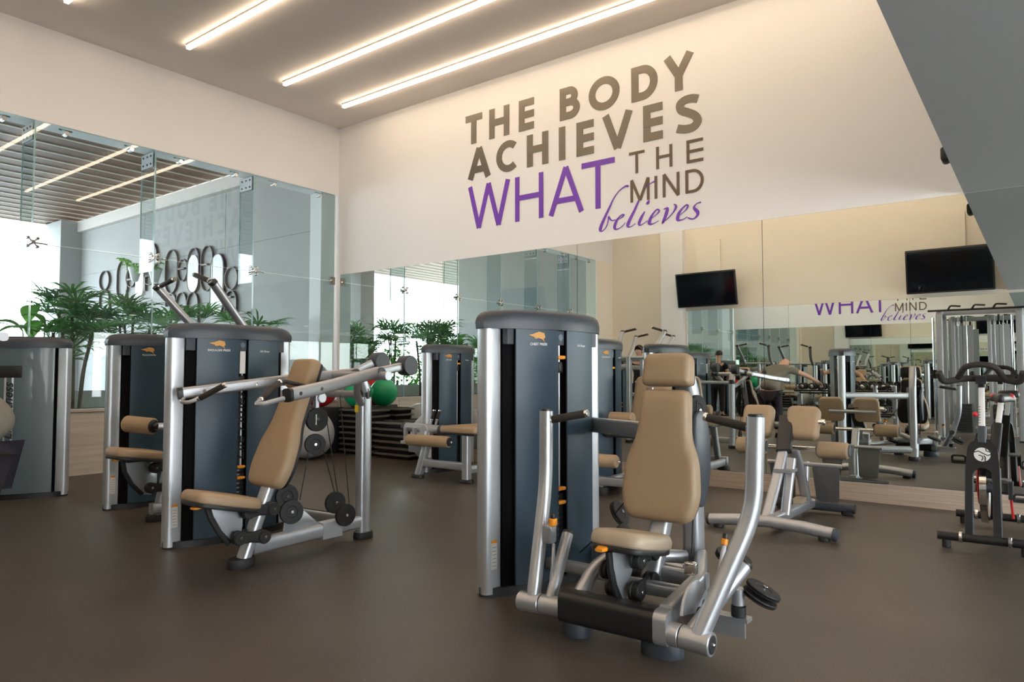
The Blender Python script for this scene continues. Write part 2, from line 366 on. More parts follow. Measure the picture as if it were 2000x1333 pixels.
# --------------------------------------------------------------- glass facade
SE = [-.06, -1.452, -2.814, -4.113, -5.40, -6.70, -7.88]
gw = thing('glass_facade', (0, -4, PL), 'frameless glass wall with fins and chrome fittings above the clad planter', 'glass wall')
ZS = 2.56
for a, c in zip(SE, SE[1:]):
    for z0, z1 in ((PL + .002, ZS - .005), (ZS + .005, ZG - .002)):
        MB().bb((-.020, c + .006, z0), (-.008, a - .006, z1)).build('glass_pane', 'glass', gw, smooth=False)
        e = MB()
        for yy in (a - .006, c + .006): e.bb((-.0205, yy - .0015, z0), (-.0075, yy + .0015, z1))
        e.bb((-.0205, c + .006, z1 - .003), (-.0075, a - .006, z1)); e.build('pane_edge', 'glass_edge', gw, smooth=False)
for yy in SE[1:-1]:
    MB().bb((-.36, yy - .007, ZS - .16), (-.026, yy + .007, ZG - .01)).build('glass_fin', 'glass', gw, smooth=False)
    MB().bb((-.363, yy - .0075, ZS - .16), (-.357, yy + .0075, ZG - .01)).build('fin_edge', 'glass_edge', gw, smooth=False)
    b = MB()
    for s in (-1, 1): b.bb((-.34, yy + s * .010, ZG - .20), (-.05, yy + s * .016, ZG - .02))
    pl = b.build('fin_bracket', 'silver_side', gw, smooth=False)
    for xx in (-.29, -.19, -.10):
        for zz in (ZG - .06, ZG - .16): MB().cyl((xx, yy - .024, zz), (xx, yy + .024, zz), .013, 8).build('bolt', 'black', pl)
    # spider fitting
    b = MB(); b.cyl((-.10, yy, ZS), (.045, yy, ZS), .022, 14)
    for sy in (-1, 1):
        for sz in (-1, 1):
            p = V(.020, yy + sy * .045, ZS + sz * .045)
            b.tube([V(.028, yy, ZS), p], .008, 8); b.cyl(p - V(.04, 0, 0), p + V(.010, 0, 0), .017, 12)
    b.cyl((.03, yy, ZS - .005), (.03, yy + .13, ZS - .005), .008, 8); b.cyl((.03, yy + .11, ZS - .005), (.03, yy + .135, ZS - .005), .015, 10)
    b.build('spider_fitting', 'chrome', gw)
for a, c in zip(SE, SE[1:]):
    for yy in (a - .30, c + .30):
        b = MB(); b.cyl((-.05, yy, ZG - .075), (.03, yy, ZG - .075), .026, 12)
        b.cyl((-.03, yy - .07, ZG - .03), (-.03, yy + .07, ZG - .03), .010, 8); b.build('point_fixing', 'chrome', gw)
b = MB().cyl((-.05, -.12, ZS), (.03, -.12, ZS), .025, 12); b.bb((-.03, -.15, ZS - .06), (.012, -.06, ZS + .06)); b.build('corner_fixing', 'chrome', gw)
struct('trim_4', MB().bb((-.30, -.30, 0), (-.03, 0, ZG)), 'wall')
# --------------------------------------------------------------- terrace outside
struct('floor_terrace', MB().bb((-30, -26, -.25), (-.32, 6, -.08)), 'terrace')
cw = struct('wall_terrace', MB().bb((-9.4, .012, -.08), (-.05, .30, 4.47)), 'concrete')
xs = [-9.4, -6.3, -3.2, -.3]
for a, c in zip(xs, xs[1:]):
    for z0, z1 in ((-.08, 1.15), (1.15, 3.43), (3.43, 4.47)):
        MB().bb((a + .006, .0, z0 + .006), (c - .006, .012, z1 - .006)).build('concrete_panel', 'concrete', cw, smooth=False)
struct('wall_terrace_pier', MB().bb((-10.3, -.45, -.08), (-9.4, .30, 4.70)), 'concrete')
struct('trim_5', MB().bb((-10.3, -.10, 4.47), (-.3, .30, 4.70)), 'ceil')
struct('wall_terrace_end', MB().bb((-5.3, -9.1, -.08), (-.31, -8.8, 4.70)), 'concrete')
struct('wall_terrace_column', MB().bb((-11.2, -9.3, -.08), (-9.6, -8.7, 4.70)), 'conc_dark')
rf = struct('ceiling_terrace', MB().bb((-10.4, -15.5, 4.86), (-.30, .30, 4.98)), 'slat_gap')
xx = -.46
sl = None
while xx > -9.95:
    if sl is None:
        sl = MB().bb((xx - .36, -15.5, 4.72), (xx, -.10, 4.76)).build('timber_board', 'slat', rf, smooth=False); x0 = xx
        s2 = MB().bb((xx - .435, -15.5, 4.705), (xx - .375, -.10, 4.86)).build('pale_batten', 'batten', rf, smooth=False)
    else:
        for q in (sl, s2):
            o = q.copy(); COL.objects.link(o); o.parent = rf; o.location = (xx - x0, 0, 0)
    xx -= .45
struct('trim_6', MB().bb((-.44, -15.5, 4.62), (-.30, .0, 4.86)), 'soffit')
struct('wall_garden', MB().bb((-1.32, -8.7, -.08), (-1.20, -.02, .92)), 'wall')
st = MB().bb((-1.19, -7.85, -.08), (-.34, -.31, .70)).build('planting_soil', 'soil', None, (-.6, -4, 0), smooth=False); tag(st, 'dark soil filling the planter behind the glass', 'soil', kind='stuff')
# ================================================================== machine kit
H1, H2 = 1.386, 1.485
def pad(name, outline, o, ux, uy, un, t, root, m='tan', b=.03, shell=True):
    o = V(o); ux = V(ux).normalized(); uy = V(uy).normalized(); un = V(un).normalized()
    lay = [(.012, 0), (.002, .006), (0, .012), (0, t - b), (b * .10, t - b * .62), (b * .32, t - b * .26), (b * .72, t - b * .05)]
    rg = [(inset(outline, d), h) for d, h in lay]; q = rg[-1][0]; cx = sum(p[0] for p in q) / len(q); cy = sum(p[1] for p in q) / len(q)
    for k, h in ((.88, t - b * .008), (.6, t + .002), (.2, t + .003)): rg.append(([(cx + (x - cx) * k, cy + (y - cy) * k) for x, y in q], h))
    mb = MB().loft([[o + ux * x + uy * y + un * h for x, y in ol] for ol, h in rg])
    ob = mb.build(name, m, root, ang=50)
    if shell: MB().prism(inset(outline, .008), o - un * .022, ux, uy, un, .026, .006).build('pad_shell', 'padback', ob)
    return ob
def sq(pts, w, h, r=.015, up=None, fil=.0):
    if fil: pts = fillet(pts, fil)
    return MB().sweep(pts, rrect(w, h, r, 3), up=up)
def pulley(c, ax, r, root, w=.028):
    c = V(c); ax = V(ax).normalized()
    p = MB().lathe(c - ax * w / 2, ax, [(0, r * .96), (.004, r), (w * .3, r), (w * .5, r * .86), (w * .7, r), (w - .004, r), (w, r * .96), (w, r * .5), (w - .003, r * .45)], 26).build('pulley', 'rubber', root)
    MB().cyl(c - ax * (w / 2 + .012), c + ax * (w / 2 + .012), .010, 10).build('axle', 'chrome', p)
    return p
def cable(pts, root, r=.0035): return MB().tube(pts, r, 6).build('cable', 'rubber', root)
def grip(a, b, root, r=.019, ext=.02):
    a = V(a); b = V(b); d = (b - a).normalized()
    g = MB().lathe(a, b - a, [(0, r * .9), (.006, r), ((b - a).length - .006, r), ((b - a).length, r * .9)], 16).build('grip', 'grip', root)
    e = MB(); e.cyl(a - d * ext, a + d * .002, r * 1.0, 14); e.cyl(b - d * .002, b + d * ext, r * 1.0, 14); e.build('grip_collar', 'chrome', g)
    return g
def foot(c, rx, ry, root, h=.05, m='rubber'):
    c = V(c); n = 24
    rings = [[c + V(math.cos(2 * PI * j / n) * rx * k, math.sin(2 * PI * j / n) * ry * k, z) for j in range(n)] for z, k in ((0, .97), (.006, 1), (h - .01, .98), (h, .92))]
    MB().loft(rings).build('foot', m, root)
class Tower:
    def __init__(s, root, L, R, title='', sel=1.225, sel2=.50, placards=True, back=False, logo=None, detail=True, stack=14):
        s.L = V(L[0], L[1], 0); s.R = V(R[0], R[1], 0); s.W = (s.R - s.L).length; s.u = (s.R - s.L).normalized(); s.n = V(s.u.y, -s.u.x, 0)
        W_ = s.W; P = s.P; bf = s.bf
        col = rpoly([(.0, -.046), (.0, .046), (.098, .050), (.098, -.050)], [.035, .035, .008, .008])
        cols = []
        for mir in (0, 1):
            ring = [[P((W_ - a) if mir else a, b, z) for a, b in (col[::-1] if mir else col)] for z in (.012, H1)]
            cols.append(MB().loft(ring).build('column', 'silver_side', root))
        base = MB().loft([s.outline(.012, 0, z) for z in (0, .045)]); base.build('base_plinth', 'cap_dark', root)
        MB().loft([s.outline(d, da, z) for d, da, z in ((-.012, -.006, H1 - .004), (-.014, -.010, H1 + .028), (-.013, -.004, H1 + .048), (-.010, .008, H1 + .066), (-.004, .026, H1 + .081), (.006, .050, H1 + .091), (.018, .085, H1 + .097), (.030, .13, H2))]).build('cap', 'cap', root, ang=40)
        # inner core, side channels
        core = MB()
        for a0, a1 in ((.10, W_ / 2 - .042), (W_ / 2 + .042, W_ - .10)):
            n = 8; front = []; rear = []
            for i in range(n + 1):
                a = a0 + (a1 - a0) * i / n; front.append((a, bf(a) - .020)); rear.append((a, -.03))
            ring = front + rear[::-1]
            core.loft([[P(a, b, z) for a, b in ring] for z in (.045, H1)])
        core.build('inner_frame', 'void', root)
        MB().loft([[P(a, b, z) for a, b in ((W_ / 2 - .036, -.05), (W_ / 2 + .036, -.05), (W_ / 2 + .036, .070), (W_ / 2 - .036, .070))] for z in (.045, H1)]).build('slot_back', 'panel_clear', root)
        for a0, a1 in ((.150, W_ / 2 - .036), (W_ / 2 + .036, W_ - .150)):
            MB().loft([[P(a, b, z) for a, b in s.strip(a0, a1, 0, .010)] for z in (.05, H1)]).build('shroud_panel', 'panel', root)
        # rear shroud
        sg = s.strip(.11, W_ - .11, 0, .010)
        rp = MB().loft([[P(a, -b, z) for a, b in sg[::-1]] for z in (.05, H1)]).build('rear_shroud', 'panel_clear', root)
        for a in (.122, W_ - .122):
            MB().loft([[P(a + dx, b, z) for dx, b in ((-.022, .02), (.022, .02), (.022, bf(a) + .008), (-.022, bf(a) + .008))] for z in (H1 - .085, H1)]).build('cap_bracket', 'cap', root)
        c = W_ / 2
        # weights, rods, selector
        MB().cyl(P(c + .014, bf(c) - .035, .5), P(c + .014, bf(c) - .035, H1), .008, 10).build('guide_rod', 'silver_side', root)
        ws = MB()
        for i in range(stack): ws.box(P(c, bf(c) - .055, .085 + i * .030), (.06, .07, .026), s.rot())
        w = ws.build('weight_stack', 'cap_dark', root, smooth=False)
        tb = MB()
        for i in range(stack): tb.box(P(c - .008, bf(c) - .0245 , .085 + i * .030), (.002, .018, .009), s.rot())
        if detail: tb.build('weight_mark', 'silver_dark', w, smooth=False)
        for zz in (sel, sel2, (sel2 - .075) if sel2 else None):
            if zz: MB().prism(rrect(.058, .020, .008, 3), P(c, bf(c) - .026, zz), s.u, (0, 0, 1), s.n, .032, .004).build('selector_pin', 'orange', root)
        if detail:
            MB().prism(rrect(.05, .06, .012, 3), P(c, bf(c) - .03, sel - .055 if sel else 1.1), s.u, (0, 0, 1), s.n, .02, .004).build('selector_block', 'cap_dark', root)
            MB().prism(rrect(.062, .080, .006, 3), P(c, bf(c) - .018, H1 - .045), s.u, (0, 0, 1), s.n, .012, .003).build('dial_plate', 'cap', root)
            MB().lathe(P(c, bf(c) - .006, H1 - .042), s.n, [(0, .018), (.002, .018), (.002, .014)], 18).build('dial_ring', 'labelgrey', root)
        if placards:
            for k, (a0, a1) in enumerate(((.158, c - .044), (c + .044, W_ - .158))):
                pc = MB().loft([[P(a, b, z) for a, b in s.strip(a0, a1, .0012, .002)] for z in (H1 - .092, H1 - .004)]).build('placard', 'labelgrey', root)
                if detail:
                    am = (a0 + a1) / 2; t = (P(a1, bf(a1), 0) - P(a0, bf(a0), 0)).normalized(); nn = V(t.y, -t.x, 0)
                    text_mesh('placard_text', title if k == 0 else 'Life Fitness', .019, 'white', pc, P(am, bf(am) + .0095, H1 - .083), t, (0, 0, 1), .0006, .0004, shear=.0 if k == 0 else .25)
                    fig = [(1.35 * a_, 1.25 * b_) for a_, b_ in ((0, 0), (.03, .012), (.055, .006), (.06, -.012), (.052, -.02), (.058, -.034), (.046, -.022), (.03, -.016), (.014, -.02), (.006, -.012), (-.02, -.004), (-.004, .0))]
                    if k == 0:
                        MB().prism(fig, P(am - .04, bf(am) + .0040, H1 - .030), t, (0, 0, 1), nn, .002).build('muscle_figure', 'figure', pc, smooth=False)
                        MB().prism(rrect(.028, .032, .004, 2), P(a0 + .028, bf(a0 + .028) + .003, H1 - .026), t, (0, 0, 1), nn, .002).build('icon', 'white', pc, smooth=False)
                    else:
                        f2 = MB()
                        for dx in (-.035, .02):
                            o_ = P(am + dx, bf(am + dx) + .005, H1 - .04)
                            f2.tube([o_ + t * .0 + V(0, 0, .018), o_ + t * .004, o_ + t * .02, o_ + t * .022 - V(0, 0, .02)], .0022, 5); f2.tube([o_ + t * .002 + V(0, 0, .008), o_ + t * .022 + V(0, 0, .010)], .0018, 5); f2.sphere(o_ + V(0, 0, .025), .005, 8, 6)
                        f2.build('exercise_figure', 'white', pc)
        if detail:
            st = MB().prism(rrect(.040, .135, .003, 2), P(.052, .0485, .205), s.u, (0, 0, 1), s.n, .0012).build('warning_label', 'white', cols[0], smooth=False)
            MB().prism(rrect(.040, .014, .002, 2), P(.052, .0495, .279), s.u, (0, 0, 1), s.n, .0012).build('warning_header', 'orange', st, smooth=False)
            ln = MB()
            for i in range(6): ln.prism(rrect(.026, .0022, .001, 1), P(.052, .0495, .155 + i * .019), s.u, (0, 0, 1), s.n, .0006)
            ln.build('warning_print', 'cap', st, smooth=False)
        if logo: text_mesh('logo_lettering', logo, .115, 'cap_dark', root, P(c, -s.bf(c) - .012 if back else s.bf(c) - .026, .80), (0, 0, 1), s.u if back else -s.u, .001, .001, shear=.3)
    def rot(s): return Matrix((s.n, s.u, V(0, 0, 1))).transposed()
    def bf(s, a): return .036 + .115 * (1 - ((a - s.W / 2) / (s.W / 2)) ** 2)
    def P(s, a, b, z): return s.L + s.u * a + s.n * b + V(0, 0, z)
    def strip(s, a0, a1, off, t, n=8):
        f = [(a0 + (a1 - a0) * i / n) for i in range(n + 1)]
        return [(a, s.bf(a) + off + t) for a in f] + [(a, s.bf(a) + off) for a in f[::-1]]
    def outline(s, d, da, z, n=14):
        W_ = s.W; f = []; r = .03
        for i in range(n + 1):
            t = i / n; a = da + (W_ - 2 * da) * t
            e = min(t, 1 - t) * (W_ - 2 * da); k = 1.0 if e > r else .45 + .55 * math.sqrt(max(0, 1 - (1 - e / r) ** 2))
            f.append((a, max(.008, (s.bf(a) + .012) * k - d)))
        return [s.P(a, b, z) for a, b in f] + [s.P(a, -b, z) for a, b in f[::-1]]
def seat_pad(root, xs, y0, y1, z0, z1, w=.34, m='tan_seat'):
    """saddle-shaped seat: front (y0,z0) to rear (y1,z1), centred on x = xs"""
    L = math.hypot(y1 - y0, z1 - z0); uy = V(0, y1 - y0, z1 - z0).normalized(); ux = V(1, 0, 0); un = ux.cross(uy)
    ol = rpoly([(-w * .40, 0), (w * .40, 0), (w * .5, L * .55), (w * .36, L), (-w * .36, L), (-w * .5, L * .55)], [.07, .07, .12, .06, .06, .12], 6)
    return pad('seat', ol, V(xs, y0, z0) - un * .065, ux, uy, un, .065, root, m, .034)
def back_pads(root, xs, p_top, p_bot, head_len, w=.27, wl=.38, m='tan'):
    """front surface runs from p_top (y,z) down to p_bot; head pad then the waisted back pad"""
    d = V(0, p_top[0] - p_bot[0], p_top[1] - p_bot[1]); L = d.length; uy = d.normalized(); ux = V(1, 0, 0); un = V(0, -uy.z, uy.y)
    o = V(xs, p_bot[0], p_bot[1]) - un * .075
    hb = L - head_len
    hd = rpoly([(-w * .48, hb), (w * .48, hb), (w * .45, L), (-w * .45, L)], [.03, .03, .045, .045], 5)
    pad('head_pad', hd, o, ux, uy, un, .075, root, m, .03)
    tp = hb - .018
    ol = rpoly([(-wl * .40, 0), (wl * .40, 0), (wl * .5, tp * .18), (wl * .455, tp * .47), (w * .50, tp * .63), (w * .45, tp), (-w * .45, tp), (-w * .50, tp * .63), (-wl * .455, tp * .47), (-wl * .5, tp * .18)], [.05, .05, .06, .06, .06, .04, .04, .06, .06, .06], 6)
    pad('backrest', ol, o, ux, uy, un, .075, root, m, .034)
    return uy, un
def seat_linkage(root, xs, A, B, plate, lever):
    """four-bar seat carriage: plate outline (y,z) list, links A and B = ((y,z),(y,z)) pairs"""
    MB().prism(plate, V(xs - .006, 0, 0), (0, 1, 0), (0, 0, 1), (1, 0, 0), .012, .003).build('seat_plate', 'silver_side', root)
    n = len(plate); edge = plate[:max(3, n // 2)]
    MB().sweep([V(xs, y, z) for y, z in edge], rrect(.034, .022, .008, 3), up=(1, 0, 0)).build('plate_edge', 'cap_dark', root)
    for (p, q) in (A, B):
        p = V(0, *p); q = V(0, *q)
        for sx in (-1, 1):
            b = MB(); c = V(xs + sx * .055, 0, 0)
            b.sweep([c + p, c + (p + q) / 2, c + q], rrect(.03, .075, .012, 3), up=(q - p).cross(V(1, 0, 0)), scales=[1, .82, 1])
            lk = b.build('link_arm', 'rubber', root)
            for e in (p, q):
                MB().lathe(c + e - V(.026, 0, 0), (1, 0, 0), [(0, .036), (.005, .041), (.014, .041), (.018, .037), (.026, .041), (.046, .041), (.052, .036)], 20).build('pivot_hub', 'rubber', lk)
                MB().cyl(c + e + V(sx * .024, 0, 0), c + e + V(sx * .032, 0, 0), .009, 10).build('pivot_bolt', 'chrome', lk)
    l = V(xs, *lever)
    MB().sweep([l + V(0, .05, .002), l + V(0, .02, .004), l + V(0, -.02, -.004), l + V(0, -.045, -.004)], rrect(.05, .018, .008, 3), up=(0, 0, 1), scales=[.8, 1, 1, .7]).build('seat_lever', 'orange', root)
# ================================================================== chest press (foreground)
def chest_press():
    r = thing('chest_press_machine', (6.9, -3.95, 0), 'chest press machine in the foreground, with tan pads and two upright press arms', 'exercise machine', 'strength machines')
    T = Tower(r, (6.33, -4.15), (6.49, -3.26), 'CHEST PRESS', 1.235, .52)
    X = 7.235
    back_pads(r, X, (-3.86, 1.25), (-4.0, .475), .158, .265, .385)
    seat_pad(r, X + .01, -4.40, -4.04, .505, .435, .30)
    # upright behind the pads, hooked over at the top
    up = fillet([(7.275, -3.64, .16), (7.275, -3.66, 1.02), (7.265, -3.78, 1.21)], .16, 6)
    sq(up, .10, .085, .022, up=(1, 0, 0)).build('upright', 'silver', r)
    MB().prism(rpoly([(-3.86, .55), (-3.74, .50), (-3.66, .66), (-3.66, .86), (-3.74, .98), (-3.84, .96)], .06), (7.345, 0, 0), (0, 1, 0), (0, 0, 1), (1, 0, 0), .03, .008).build('pulley_guard', 'cap', r)
    sq([(6.50, -3.36, .845), (7.28, -3.68, .845)], .055, .085, .015, up=(0, 0, 1)).build('tie_beam', 'silver', r)
    sq(fillet([(7.22, -4.03, .16), (7.225, -3.865, .52), (7.23, -3.76, .95)], .1), .075, .085, .02, up=(1, 0, 0)).build('seat_post', 'silver', r)
    # base
    MB().sweep([(6.965, -4.335, .135), (7.425, -4.32, .135)], rrect(.115, .135, .035, 4), up=(0, 0, 1)).build('front_cover', 'black', r)
    MB().sweep([(7.405, -4.32, .135), (7.46, -4.318, .135)], rrect(.118, .138, .036, 4), up=(0, 0, 1)).build('front_end_plate', 'silver', r)
    foot((7.0, -4.29, 0), .066, .060, r, .07, 'cap'); foot((7.395, -4.265, 0), .092, .064, r, .07, 'cap'); foot((7.28, -3.62, 0), .07, .07, r, .05)
    sq([(7.02, -4.30, .175), (7.03, -4.16, .29), (7.10, -3.98, .30), (7.26, -3.72, .26)], .062, .062, .028, up=(0, 0, 1), fil=.08).build('base_rail', 'silver', r)
    sq([(7.43, -4.30, .175), (7.44, -3.98, .235), (7.32, -3.66, .25)], .060, .085, .018, up=(0, 0, 1), fil=.06).build('base_rail', 'silver', r)
    sq([(7.03, -3.98, .235), (7.47, -3.96, .235)], .05, .07, .015, up=(0, 0, 1)).build('cross_rail', 'silver', r)
    sq([(7.10, -4.14, .215), (7.44, -4.12, .215)], .05, .06, .015, up=(0, 0, 1)).build('cross_rail', 'silver', r)
    sq([(6.50, -3.40, .12), (7.27, -3.63, .14)], .06, .09, .015, up=(0, 0, 1)).build('base_tie', 'silver', r)
    sq([(6.46, -3.80, .13), (7.02, -4.02, .20)], .05, .06, .015, up=(0, 0, 1)).build('base_tie', 'silver', r)
    sq([(7.28, -3.64, .03), (7.285, -3.66, .22)], .09, .11, .02, up=(0, 1, 0)).build('upright_foot', 'silver', r)
    # press arms
    for sx, pts, piv, cw, gr in ((-1, [(6.795, -4.33, .135), (6.748, -4.16, .62), (6.744, -4.15, .965)], ((6.725, -4.335, .105), (6.965, -4.33, .115)), [(6.885, -4.325, .13), (6.865, -4.15, .392)], ((6.775, -4.145, .925), (6.945, -4.12, .958))),
                                (1, [(7.585, -4.335, .135), (7.742, -4.16, .60), (7.753, -4.15, .975)], ((7.43, -4.33, .118), (7.635, -4.335, .112)), [(7.545, -4.32, .13), (7.665, -4.06, .355)], ((7.715, -4.135, .930), (7.535, -4.10, .962)))):
        rr = .029 if sx < 0 else .032
        arm = MB().sweep(fillet(pts, .11, 7), rrect(rr * 2, rr * 2.1, rr * .75, 4), up=(1, 0, 0)).build('press_arm', 'silver', r)
        MB().cyl(V(pts[-1]) - V(0, 0, .004), V(pts[-1]) + V(0, 0, .012), rr * .92, 16).build('end_cap', 'cap_dark', arm)
        p = MB().cyl(piv[0], V(piv[0]).lerp(V(piv[1]), .48 if sx < 0 else .38), .044 if sx < 0 else .046, 24, .003)
        p.cyl(V(piv[0]).lerp(V(piv[1]), .50 if sx < 0 else .40), piv[1], .044 if sx < 0 else .046, 24, .003)
        pv = p.build('pivot_sleeve', 'silver', r)
        e = V(piv[0] if sx < 0 else piv[1]); d = V(sx, 0, 0)
        MB().lathe(e - d * .002, d, [(0, .036), (.004, .035), (.005, .008), (.008, .007)], 20).build('pivot_cap', 'cap_dark', pv)
        MB().sphere(e + d * .004, .008, 10, 6).build('pivot_bolt', 'chrome', pv)
        c = MB().tube(cw, .028 if sx < 0 else .033, 14).build('counter_arm', 'silver', r)
        dd = (V(cw[1]) - V(cw[0])).normalized(); MB().cyl(V(cw[1]) - dd * .004, V(cw[1]) + dd * .014, .027 if sx < 0 else .032, 16).build('end_cap', 'cap_dark', c)
        grip(gr[0], gr[1], r, .0185, .016)
        cb = MB(); a = V(gr[0]); cb.tube([a - (V(gr[1]) - a).normalized() * .06, a], .012, 10); cb.build('grip_bracket', 'silver', r)
    # start-position lever on both sides
    MB().sweep(fillet([(6.865, -4.30, .16), (6.87, -4.28, .30), (6.845, -4.24, .36)], .03), rrect(.018, .012, .004, 2), up=(1, 0, 0)).build('start_lever', 'silver', r)
    MB().prism(rrect(.05, .085, .012, 3), (6.825, -4.27, .405), (1, 0, 0), (0, 0, 1), (0, 1, 0), .05, .006).build('lever_block', 'silver', r)
    MB().cyl((6.845, -4.245, .445), (6.845, -4.245, .478), .020, 14).build('lever_knob', 'orange', r)
    MB().cyl((6.845, -4.245, .474), (6.845, -4.245, .50), .013, 12).build('lever_tip', 'cap_dark', r)
    sec = [(0, 0)] + [(.13 * math.cos(a), .13 * math.sin(a)) for a in [math.radians(30 + 14 * i) for i in range(11)]]
    MB().prism(sec, (7.50, -4.20, .17), (0, 1, 0), (0, 0, 1), (1, 0, 0), .012, .002).build('range_plate', 'silver_side', r)
    MB().prism(rrect(.05, .05, .008, 3), (7.475, -4.17, .335), (1, 0, 0), (0, 0, 1), (0, 1, 0), .035, .005).build('range_handle', 'chrome', r)
    MB().tube([(7.56, -4.10, .24), (7.57, -4.02, .42)], .010, 10).build('start_lever', 'silver', r)
    MB().cyl((7.57, -4.025, .42), (7.572, -4.018, .445), .014, 12).build('lever_knob', 'orange', r)
    MB().cyl((7.572, -4.018, .445), (7.574, -4.012, .466), .012, 12).build('lever_tip', 'cap_dark', r)
    # stop buffer, bracket and outboard pulleys
    MB().cyl((7.655, -4.10, .16), (7.655, -4.10, .205), .030, 18).build('stop_buffer', 'rubber', r)
    MB().cyl((7.655, -4.10, .205), (7.655, -4.10, .275), .026, 18).build('buffer_post', 'silver', r)
    MB().bb((7.50, -4.13, .145), (7.70, -4.07, .160)).bb((7.50, -4.13, .085), (7.69, -4.118, .146)).build('buffer_bracket', 'silver', r, smooth=False)
    ax = V(.42, .12, .86)
    for k in (0, 1): pulley(V(7.735, -4.06, .255) + ax.normalized() * (k * .034 - .017), ax, .072, r, .018)
    pulley((7.50, -3.72, .29), (.35, 0, .94), .085, r); pulley((6.97, -3.76, .31), (.85, .1, .5), .08, r); pulley((7.02, -3.86, .215), (.25, 0, .95), .085, r)
    pulley((7.345, -3.76, .97), (1, -.2, 0), .075, r, .022); pulley((7.33, -3.72, .80), (1, -.2, 0), .06, r, .02)
    pulley((6.84, -3.60, .40), (.85, .1, .5), .07, r)
    cable([(6.84, -3.66, .40), (7.05, -3.72, .62), (7.30, -3.74, .98)], r); cable([(7.33, -3.80, .30), (7.36, -3.79, 1.02)], r); cable([(6.52, -3.55, .10), (6.78, -3.70, .30)], r)
    # seat carriage
    plate = [(-4.355, .405), (-4.345, .33), (-4.315, .25), (-4.265, .175), (-4.22, .17), (-4.17, .26), (-4.13, .33), (-4.13, .40)]
    seat_linkage(r, 7.20, ((-4.20, .345), (-4.06, .355)), ((-4.215, .215), (-4.075, .225)), plate, (-4.395, .428))
    MB().box((7.225, -4.18, .405), (.16, .26, .03)).build('seat_bracket', 'cap_dark', r)
    pulley((7.14, -4.27, .30), (1, 0, 0), .04, r)
chest_press()
